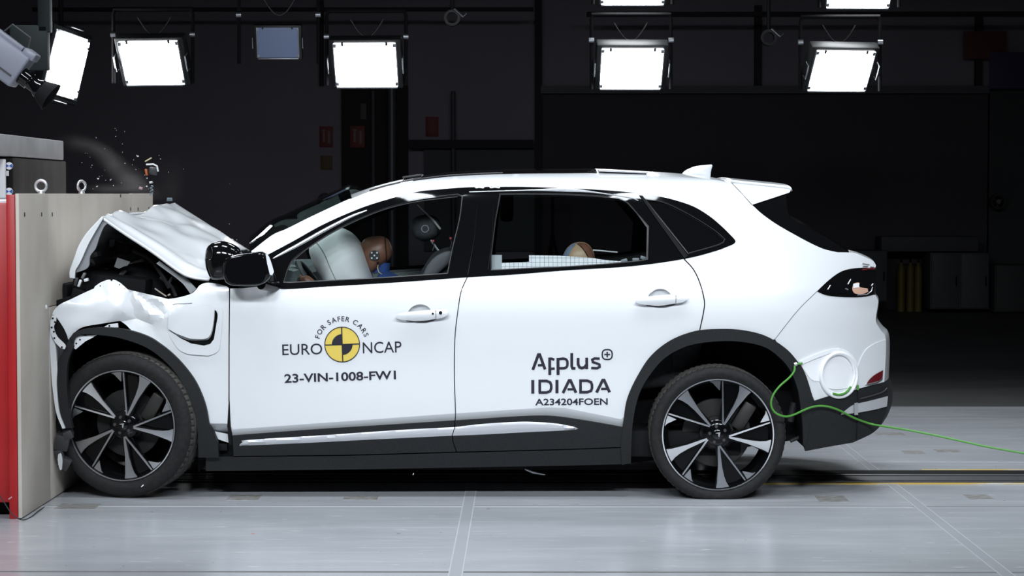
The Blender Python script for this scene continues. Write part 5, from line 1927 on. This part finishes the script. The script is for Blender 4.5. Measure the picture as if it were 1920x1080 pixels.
gs = panel('grid_strip', [(941, 493), (992, 491)] + [(992, 478.5), (1050, 479.5), (1085, 482)] + cm((1085, 482), (1110, 483.5), (1130, 487), (1165, 490)) + [(1162, 494), (1060, 501), (941, 506)], GRID, car, step=7, thick=0.004, mapper=ym, label='white gridded strip inside the rear window')
panel('grid_strip_end', [(922, 478), (941, 478), (941, 507), (920, 508)], mat('light_grey_card', (0.33, 0.35, 0.37), 0.5), car, step=6, thick=0.004, mapper=ym)
for k, (px, py) in enumerate(((1170, 489), (1192, 487), (1207, 484))):
    MB().box(S(px, py, 0.07), (0.035, 0.03, 0.018), Euler((0, 0.3 * (k - 1), 0)), bevel=0.004).build('sensor_box', GREYPANEL, car)
MB().tube([S(1112, 469, 0.4), S(1125, 470, 0.4), S(1140, 471.5, 0.4), S(1158, 473, 0.4)], 0.004, 6).build('rear_belt', PALE, car)
MB().box(P(950, 384, 0.62), (0.07, 0.08, 0.18), bevel=0.02).build('grab_handle', DARK, car)
MB().box((-0.30, 0.17, 0.8), (1.0, 0.10, 0.42), bevel=0.02).build('door_inner_trim', DARK, car)
MB().box((-0.30, 2 * YC - 0.17, 0.86), (1.6, 0.10, 0.36), bevel=0.02).build('door_inner_trim', DARK, car)
sl = [flip(S(p[0], p[1], 0.02)) for p in DLO_BOT if p[0] < 1285]
MB().tube(sl, 0.012, 6).build('far_window_sill', GREYPANEL, car)

# ================================================================== DUMMIES


def skin_body(name, joints, bones, m, parent, levels=2):
    me = bpy.data.meshes.new(name)
    base = world_loc(parent)
    me.from_pydata([tuple(Vector(j[:3]) - base) for j in joints], bones, [])
    o = bpy.data.objects.new(name, me)
    COL.objects.link(o)
    o.parent = parent
    md = o.modifiers.new('skin', 'SKIN')
    md.use_smooth_shade = True
    sv = me.skin_vertices[0].data
    for i, j in enumerate(joints):
        sv[i].radius = (j[3], j[4] if len(j) > 4 else j[3])
        sv[i].use_root = (i == 0)
    s2 = o.modifiers.new('subdiv', 'SUBSURF')
    s2.levels = levels
    s2.render_levels = levels
    me.materials.append(m)
    return o


def hand(parent, wrist, dirv, side_y, name='hand'):
    """palm with four bent fingers and a thumb, closed around the rim"""
    d = Vector(dirv).normalized()
    yv = Vector((0, 1, 0))
    up = yv.cross(d).normalized()
    if up.z < 0:
        up = -up
    w = Vector(wrist)
    J = [(*w, 0.024, 0.030), (*(w + d * 0.045), 0.022, 0.036), (*(w + d * 0.085), 0.018, 0.036)]
    Bn = [(0, 1), (1, 2)]
    for k, L in enumerate((0.068, 0.078, 0.072, 0.056)):
        yo = yv * ((k - 1.5) * 0.021)
        a = w + d * 0.088 + yo
        b = a + d * L * 0.5 + up * 0.006
        c = b + d * L * 0.35 - up * L * 0.28
        e = c - up * L * 0.30 - d * L * 0.05
        n0 = len(J)
        J += [(*a, 0.0095), (*b, 0.009), (*c, 0.0085), (*e, 0.007)]
        Bn += [(2, n0), (n0, n0 + 1), (n0 + 1, n0 + 2), (n0 + 2, n0 + 3)]
    t0 = w + d * 0.03 + yv * side_y * 0.034
    t1 = t0 + d * 0.035 + yv * side_y * 0.022 - up * 0.012
    t2 = t1 + d * 0.030 - up * 0.016
    n0 = len(J)
    J += [(*t0, 0.011), (*t1, 0.010), (*t2, 0.0085)]
    Bn += [(1, n0), (n0, n0 + 1), (n0 + 1, n0 + 2)]
    return skin_body(name, J, Bn, VINYL, parent, 1)


dm = P(765, 640, YD_)
dummy = empty('crash_dummy', (dm.x, YD_, 0.62), 'tan headed crash dummy in blue at the wheel, face in the airbag', 'dummy')


def q3(px, py, y):
    return P(px, py, y)


nk = q3(714, 505, YD_)
ch = q3(738, 545, YD_)
wa = q3(772, 610, YD_)
pe = q3(790, 660, YD_)
J = [(*pe, 0.15, 0.17), (*wa, 0.13, 0.15), (*ch, 0.13, 0.17), (*nk, 0.050, 0.055)]
Bn = [(0, 1), (1, 2), (2, 3)]
for sd in (-1, 1):
    sh = q3(728, 545, YD_ + sd * 0.19)
    el = q3(660, 590, YD_ + sd * 0.26)
    wr = q3(600, 545, YD_ + sd * 0.20)
    hp = Vector((pe.x - 0.06, YD_ + sd * 0.10, pe.z - 0.03))
    kn = Vector((pe.x - 0.48, YD_ + sd * 0.13, 0.66))
    an = Vector((pe.x - 0.78, YD_ + sd * 0.11, 0.40))
    n0 = len(J)
    J += [(*sh, 0.062), (*el, 0.045), (*wr, 0.032), (*hp, 0.095), (*kn, 0.062), (*an, 0.045)]
    Bn += [(2, n0), (n0, n0 + 1), (n0 + 1, n0 + 2), (0, n0 + 3), (n0 + 3, n0 + 4), (n0 + 4, n0 + 5)]
body = skin_body('body', J, Bn, BLUE, dummy)
hand(dummy, q3(592, 540, 0.34), P(552, 513, 0.34) - P(592, 540, 0.34), 1)
hand(dummy, q3(600, 545, 0.76), P(560, 518, 0.76) - P(600, 545, 0.76), -1)
hd_out = cm((674, 470), (677, 456), (688, 446), (704, 442.5), (718, 443), (728, 449), (734, 461), (735.5, 474), (731, 485), (724, 493), (715, 500), (707, 507), (700, 511), (693, 509), (687, 500), (682, 492), (676, 482), n=4)
head = inflate('head', hd_out, YD_, 0.083, VINYL, dummy, n=56, K=12, p=2.3, label='tan vinyl head')
bm = MB()
bm.tube([q3(674, 482, YD_), q3(670, 488, YD_), q3(680, 492, YD_)], [0.012, 0.016, 0.011], 10)
bm.build('nose', VINYL, head)
for sd in (-1, 1):
    bm = MB().lathe([(0, -0.006), (0.013, -0.004), (0.016, 0.004), (0, 0.006)], 14, q3(678, 472, YD_ + sd * 0.035), 'X')
    bm.build('eye_socket', DGREY, head)
MB().box(q3(685, 500, YD_), (0.012, 0.05, 0.008), bevel=0.003).build('mouth', DGREY, head)
MB().tube([q3(722, 445, YD_ - 0.055), q3(723, 456, YD_ - 0.078), q3(724, 470, YD_ - 0.079), q3(725, 482, YD_ - 0.070), q3(725, 490, YD_ - 0.05)], 0.0022, 6).build('skull_cap_seam', DARK, head)
tgc = q3(702, 479, YD_ - 0.0855)
dk = MB().lathe([(0, -0.0015), (0.027, -0.0015), (0.027, 0.006), (0, 0.006)], 28, tgc, 'Y').build('head_target', DGREY, head, label='dark round marker with five white dots')
for (dx, dy) in ((0, 0), (-5, -5), (5, -5), (-5, 5), (5, 5)):
    MB().lathe([(0, -0.003), (0.0046, -0.003), (0.0046, 0.0), (0, 0.0)], 14, q3(702 + dx, 479 + dy, YD_ - 0.087), 'Y').build('target_dot', TAPE, dk)
MB().lathe([(0, -0.001), (0.0065, -0.001), (0.0065, 0.006), (0, 0.006)], 16, q3(708.5, 493, YD_ - 0.078), 'Y').build('head_bolt_hole', DARK, head)
MB().tube([q3(709, 497, 0.48), q3(708, 503, 0.47), q3(710, 510, 0.47), q3(717, 515, 0.47), q3(727, 520, 0.47)], 0.0028, 6).build('sensor_wire', mat('pale_wire', (0.50, 0.42, 0.22), 0.5), dummy)
MB().tube([q3(716, 492, YD_), q3(714, 512, YD_)], 0.045, 18).build('neck', BLUE, dummy)

YR = 0.48
rdm = empty('rear_dummy', (P(1085, 600, YR).x, YR, 0.70), 'crash dummy in the rear seat, only its head top showing above the gridded strip', 'dummy')
rh_out = cm((1053, 492), (1056, 478), (1064, 464), (1075, 456), (1088, 453.5), (1100, 456), (1110, 466), (1115, 480), (1114, 495), (1106, 508), (1090, 516), (1070, 514), (1058, 505), n=4)
rh = inflate('head', rh_out, YR, 0.075, mat('pale_tan_vinyl', (0.50, 0.34, 0.20), 0.4), rdm, n=48, K=10, p=2.3, label='pale tan head')
cap_o = [(1054, 482), (1058, 474), (1064, 464.5), (1074, 457), (1081, 454.5), (1072, 466), (1063, 482)]


def head_y(px, py):
    c = Vector((1086, 486))
    d = Vector((px, py)) - c
    k = 1.0
    while inside(c + d * k, rh_out) and k < 20:
        k *= 1.03
    h = max(0.0, 1 - (1 / k) ** 2.3) ** (1 / 2.3)
    p = P(px, py, YR)
    p.y -= 0.075 * h + 0.003
    return p


panel('face_patch', cap_o, mat('blue_grey_patch', (0.22, 0.30, 0.42), 0.6), rh, step=3, thick=0.003, mapper=head_y, label='blue grey patch on the forehead')
MB().tube([head_y(1082, 456), head_y(1090, 463), head_y(1097, 472), head_y(1103, 483)], 0.0022, 6).build('skull_cap_seam', DARK, rh)
panel('skull_cap', [(1084, 455), (1090, 454.5), (1100, 457), (1109, 466), (1114, 480), (1113, 488), (1104, 484), (1097, 471), (1090, 462)], VINYL, rh, step=3, thick=0.003, mapper=head_y, label='brown skull cap')
rn = P(1092, 512, YR)
rcst = P(1100, 555, YR)
rp = P(1110, 610, YR)
J = [(*rp, 0.12, 0.14), (*rcst, 0.10, 0.13), (*rn, 0.04, 0.045)]
Bn = [(0, 1), (1, 2)]
for sd in (-1, 1):
    sh = rcst + Vector((-0.02, sd * 0.14, 0.03))
    el = sh + Vector((-0.12, sd * 0.04, -0.16))
    wr = el + Vector((-0.18, -sd * 0.03, -0.02))
    hp = rp + Vector((-0.08, sd * 0.08, 0))
    kn = hp + Vector((-0.30, sd * 0.02, 0.03))
    an = kn + Vector((-0.10, 0, -0.26))
    n0 = len(J)
    J += [(*sh, 0.05), (*el, 0.036), (*wr, 0.026), (*hp, 0.075), (*kn, 0.05), (*an, 0.036)]
    Bn += [(1, n0), (n0, n0 + 1), (n0 + 1, n0 + 2), (0, n0 + 3), (n0 + 3, n0 + 4), (n0 + 4, n0 + 5)]
skin_body('body', J, Bn, BLUE, rdm)

# ================================================================== GREEN CABLE WITH ITS TAPED COIL
gc = empty('green_cable', S(1573, 705, -0.02), 'green cable coiled and taped on the rear bumper, trailing away to the right', 'cable')
path = [(1490, 686, -0.03), (1489, 696, -0.05), (1480, 708, -0.08), (1464, 722, -0.10), (1453, 735, -0.10), (1447, 748, -0.10), (1446, 760, -0.10), (1451, 771, -0.10), (1461, 778, -0.10), (1475, 781, -0.09),
        (1490, 777, -0.07), (1505, 770, -0.05), (1520, 764, -0.04), (1537, 761, -0.03), (1555, 763, -0.03), (1575, 770, -0.03), (1600, 783, -0.03), (1630, 794, -0.03)]
pts = [S(a, b, c) for a, b, c in path]
yl = pts[-1].y
pts += [P(1655, 799, yl - 0.03), P(1700, 806, yl - 0.10), P(1750, 815.5, yl - 0.15), P(1800, 826.5, yl - 0.2), P(1850, 837.5, yl - 0.25), P(1925, 851, yl - 0.3), P(2000, 866, yl - 0.35)]
MB().tube(cm(*[tuple(q) for q in pts], n=5), 0.0052, 8).build('cable_run', GREEN, gc)
coil = [S(1573 + 33 * math.cos(a), 703 + 41 * math.sin(a), -0.010) for a in [2 * PI * k / 40 for k in range(41)]]
MB().tube(coil, 0.0105, 8, cap=False).build('taped_coil', TAPE, gc, label='coil wrapped in white tape')
coil2 = [S(1572 + 30 * math.cos(a), 701 + 38 * math.sin(a), -0.012) for a in [2 * PI * k / 40 for k in range(41)]]
MB().tube(coil2, 0.0065, 8, cap=False).build('taped_coil', TAPE, gc, label='coil wrapped in white tape')
panel('tape_patch', cm((1499, 679), (1530, 664), (1558, 655), (1575, 653), (1592, 660), (1606, 678), (1609, 700), (1608, 724)) + cm((1590, 727), (1572, 730), (1555, 728), (1538, 716), (1522, 712), (1505, 690)), TAPE, gc, off=-0.0035, step=7, thick=0.003)
panel('tape_patch', [(1499, 678), (1528, 665), (1560, 654), (1575, 654), (1574, 661), (1560, 661), (1530, 672), (1502, 684)], TAPE, gc, off=-0.010, step=5, thick=0.006)
MB().tube([S(p[0], p[1], -0.024) for p in cm((1562, 738), (1572, 740), (1582, 738), (1590, 732), (1595, 725))], 0.006, 8).build('bare_coil_loop', GREEN, gc)
MB().tube([S(1608, 722, -0.018), S(1608.5, 731, -0.018)], 0.006, 8).build('cable_end', GREEN, gc)
MB().tube([S(1601, 684, -0.03), S(1489, 684, -0.02)][::-1][:1] + [S(1494, 682, -0.02)], 0.010, 10).build('cable_connector', STEEL, gc)
MB().tube([S(1494, 683, -0.022), S(1500, 682, -0.018), S(1504, 681, -0.014)], 0.005, 8).build('cable_stub', GREEN, gc)
tp = panel('tape_band', [(1602, 756), (1609, 755), (1609, 778), (1602, 778)], mat('grey_tape', (0.32, 0.33, 0.34), 0.5), gc, off=-0.026, step=4, thick=0.004)

# ================================================================== FLYING DEBRIS AND DUST
CHIP = [mat('pale_chip', (0.75, 0.77, 0.78), 0.25), mat('grey_chip', (0.30, 0.30, 0.31), 0.4), mat('clear_chip', (0.9, 0.92, 0.95), 0.1, 0.6)]
spots = [(863, 84), (873, 98), (935, 106), (868, 143), (722, 152), (918, 200), (918, 262), (655, 270), (675, 298), (786, 235), (898, 298), (1033, 290), (1192, 285), (1203, 313), (938, 345), (993, 356), (1003, 318),
         (615, 340), (683, 375), (786, 397), (765, 438), (735, 460), (792, 472), (830, 470), (850, 512), (910, 493), (727, 520), (697, 538), (1087, 433), (1105, 455), (1100, 518), (1050, 530),
         (1375, 388), (1263, 411), (1723, 498), (1775, 918), (1745, 915), (1720, 800), (122, 454), (690, 360), (745, 445), (1040, 385), (1020, 392), (640, 268), (1085, 520), (1112, 536), (1150, 552)]
big = {(1033, 290): 2.0, (1203, 313): 1.6, (735, 460): 2.2, (850, 512): 1.8, (830, 470): 1.5, (727, 520): 1.5, (1105, 455): 1.8, (1100, 518): 2.0, (1050, 530): 2.2, (938, 345): 1.6, (1087, 433): 1.5}
for i, (zx, zy) in enumerate(spots):
    px, py = zx / 4, 220 + zy / 4
    Y = random.uniform(0.35, 1.7)
    c = P(px, py, Y)
    r = random.uniform(0.6, 1.0) * big.get((zx, zy), 0.85) * 1.25 / 340
    b = MB()
    vs = [Vector((random.uniform(-1, 1), random.uniform(-1, 1), random.uniform(-1, 1))).normalized() for _ in range(3)]
    el = random.uniform(0.8, 2.2)
    top = Vector((0.2, 0.1, el))
    tri_ = [Vector((math.cos(a), math.sin(a), random.uniform(-0.4, 0.4))) for a in (0.2, 2.2, 4.2)]
    b.add([v_ * r for v_ in tri_] + [top * r, -top * r * 0.7], [(0, 1, 3), (1, 2, 3), (2, 0, 3), (1, 0, 4), (2, 1, 4), (0, 2, 4)])
    R_ = Euler((random.uniform(0, 3), random.uniform(0, 3), random.uniform(0, 3))).to_matrix()
    b.v = [R_ @ v_ + c for v_ in b.v]
    o = fix_normals(b.build('plastic_shard', CHIP[i % 3], None, origin=c, sharp=10))
    tag(o, 'tiny pale shard of broken plastic flying in the air by the crash', 'shard', 'flying plastic shards')
# larger pieces over the end of the barrier
c = P(286, 319, 1.2)
fp = empty('torn_bracket', c, 'grey and orange torn bracket flying above the far end of the plywood', 'debris')
MB().box(c + Vector((0.004, 0, -0.005)), (0.050, 0.05, 0.040), Euler((0.1, 0.15, 0.2)), bevel=0.010, segs=3).build('bracket_body', DGREY, fp)
MB().tube([c + Vector((-0.03, -0.03, 0.030)), c + Vector((0.01, -0.03, 0.032)), c + Vector((0.03, -0.03, 0.022)), c + Vector((0.036, -0.03, -0.008))], 0.005, 8).build('bracket_rim', PALE, fp)
MB().box(c + Vector((-0.030, -0.02, -0.012)), (0.012, 0.03, 0.036), Euler((0, -0.2, 0)), bevel=0.004).build('orange_edge', mat('orange_plastic', (0.45, 0.10, 0.02), 0.5), fp)
c = P(283, 342, 1.2)
tag(MB().box(c, (0.020, 0.02, 0.012), Euler((0, -0.2, 0.3)), bevel=0.003).build('bright_clip', STEEL, None, origin=c), 'bright metal clip below the torn bracket', 'debris')
c = P(278, 300, 1.0)
tag(MB().tube([P(272, 303, 1.0), P(284, 296, 1.02)], 0.0035, 6).build('yellow_sliver', mat('pale_yellow_plastic', (0.52, 0.46, 0.26), 0.5), None, origin=c), 'thin yellowish sliver flying left of the torn bracket', 'debris')
pts = [P(284 + 3 * math.sin(k * 0.9), 348 + k * 0.9, 1.2 + 0.01 * math.cos(k * 0.9)) for k in range(20)]
tag(MB().tube(pts, 0.0028, 6).build('torn_spring', mat('blue_grey_scrap', (0.2, 0.27, 0.3), 0.4), None, origin=pts[0]), 'twisted grey strand hanging at the far corner of the plywood', 'debris')
c = P(264, 353, 1.1)
tag(MB().box(c, (0.02, 0.015, 0.014), Euler((0, 0.2, 0)), bevel=0.003).build('pinkish_scrap', mat('pink_grey_scrap', (0.40, 0.26, 0.27), 0.5), None, origin=c), 'pinkish scrap on the far end of the plywood top', 'debris')
# chips in front of the tyre and under the car
c = P(267, 911, -0.10)
tag(MB().box(c, (0.016, 0.004, 0.005), Euler((0, -0.7, 0)), bevel=0.001).build('pale_chip', CHIP[0], None, origin=c), 'white chip in front of the lower front tyre', 'debris')
c = P(775, 889, 0.05)
tag(MB().box(c, (0.004, 0.004, 0.010), Euler((0, 0.4, 0)), bevel=0.001).build('pale_chip', CHIP[0], None, origin=c), 'white speck falling below the middle of the sill', 'debris')
c = P(1003, 884, 0.3)
tag(MB().tube([P(984, 880, 0.3), P(1000, 886, 0.3), P(1022, 890, 0.3)], [0.003, 0.006, 0.003], 6).build('plastic_strip', PALE, None, origin=c), 'thin pale strip dangling under the rear of the sill', 'debris')
c = P(19, 934, -0.76)
tag(MB().box(c, (0.02, 0.003, 0.006), Euler((0, -0.6, 0)), bevel=0.001).build('tape_scrap', mat('pink_tape', (0.55, 0.3, 0.32), 0.6), None, origin=c), 'small pink scrap on the red steel near the floor', 'debris')
RD = mat('red_floor_tick', (0.45, 0.10, 0.09), 0.6)
for k, (px, py, lab) in enumerate(((471, 1004, 'small red tick on the floor before the front door'), (746, 1004, 'small brown tick on the floor before the door gap'), (915, 957, 'dark tick by the floor joint right of the taped seam'))):
    s = (py - 365) / 1.53
    y = FPX / s + CAMLOC.y
    x = (px - 985) / s
    tag(strip('floor_tick', x - 0.008, x + 0.008, y - 0.006, y + 0.006, RD if k == 0 else CRACK, 0.0012), lab, 'floor mark', None, 'structure')

# dust plume: a soft volume
a, b = P(115, 245, 1.3), P(312, 362, 1.3)
YDU = 1.3
dv = MB().box(((a.x + b.x) / 2, YDU, (a.z + b.z) / 2 + 0.02), (b.x - a.x + 0.15, 0.7, a.z - b.z + 0.12))
dm_ = bpy.data.materials.new('dust_volume')
dm_.use_nodes = True
nt = dm_.node_tree
nt.nodes.clear()
out = nt.nodes.new('ShaderNodeOutputMaterial')
pvn = nt.nodes.new('ShaderNodeVolumePrincipled')
pvn.inputs['Color'].default_value = (0.72, 0.68, 0.66, 1)
pvn.inputs['Anisotropy'].default_value = 0.1
geo = nt.nodes.new('ShaderNodeNewGeometry')


def mth(op, x, y=None):
    n = nt.nodes.new('ShaderNodeMath')
    n.operation = op
    for i, q in enumerate((x, y)):
        if q is None:
            continue
        if isinstance(q, (int, float)):
            n.inputs[i].default_value = q
        else:
            nt.links.new(q, n.inputs[i])
    return n.outputs[0]


tot_ = None
for (px, py, rx, rz, rot_, amp) in ((150, 270, 28, 14, 0.2, 0.45), (185, 282, 24, 13, 0.5, 0.55), (212, 305, 24, 14, 0.75, 0.7), (238, 330, 30, 18, 0.6, 1.0), (258, 348, 34, 14, 0.5, 0.9), (215, 354, 36, 9, 0.0, 0.8), (330, 345, 40, 40, 0.0, 0.12)):
    c = P(px, py, YDU)
    sb = nt.nodes.new('ShaderNodeVectorMath')
    sb.operation = 'SUBTRACT'
    nt.links.new(geo.outputs['Position'], sb.inputs[0])
    sb.inputs[1].default_value = c
    mpn = nt.nodes.new('ShaderNodeMapping')
    mpn.vector_type = 'TEXTURE'
    mpn.inputs['Rotation'].default_value = (0, rot_, 0)
    mpn.inputs['Scale'].default_value = (rx / 334, 0.22, rz / 334)
    nt.links.new(sb.outputs[0], mpn.inputs['Vector'])
    ln = nt.nodes.new('ShaderNodeVectorMath')
    ln.operation = 'LENGTH'
    nt.links.new(mpn.outputs[0], ln.inputs[0])
    dns = mth('MULTIPLY', mth('POWER', mth('MAXIMUM', mth('SUBTRACT', 1.0, mth('MULTIPLY', ln.outputs['Value'], 0.62)), 0.0), 1.6), amp)
    tot_ = dns if tot_ is None else mth('ADD', tot_, dns)
nz = nt.nodes.new('ShaderNodeTexNoise')
nz.inputs['Scale'].default_value = 7.0
nz.inputs['Detail'].default_value = 4
nt.links.new(geo.outputs['Position'], nz.inputs['Vector'])
nn_ = mth('MAXIMUM', mth('MULTIPLY', mth('SUBTRACT', nz.outputs['Fac'], 0.28), 2.2), 0.0)
nt.links.new(mth('MULTIPLY', mth('MULTIPLY', tot_, nn_), 1.5), pvn.inputs['Density'])
nt.links.new(pvn.outputs[0], out.inputs['Volume'])
du = dv.build('dust_cloud', dm_, None)
tag(du, 'thin grey dust plume rising behind the plywood top', 'dust', None, 'stuff')
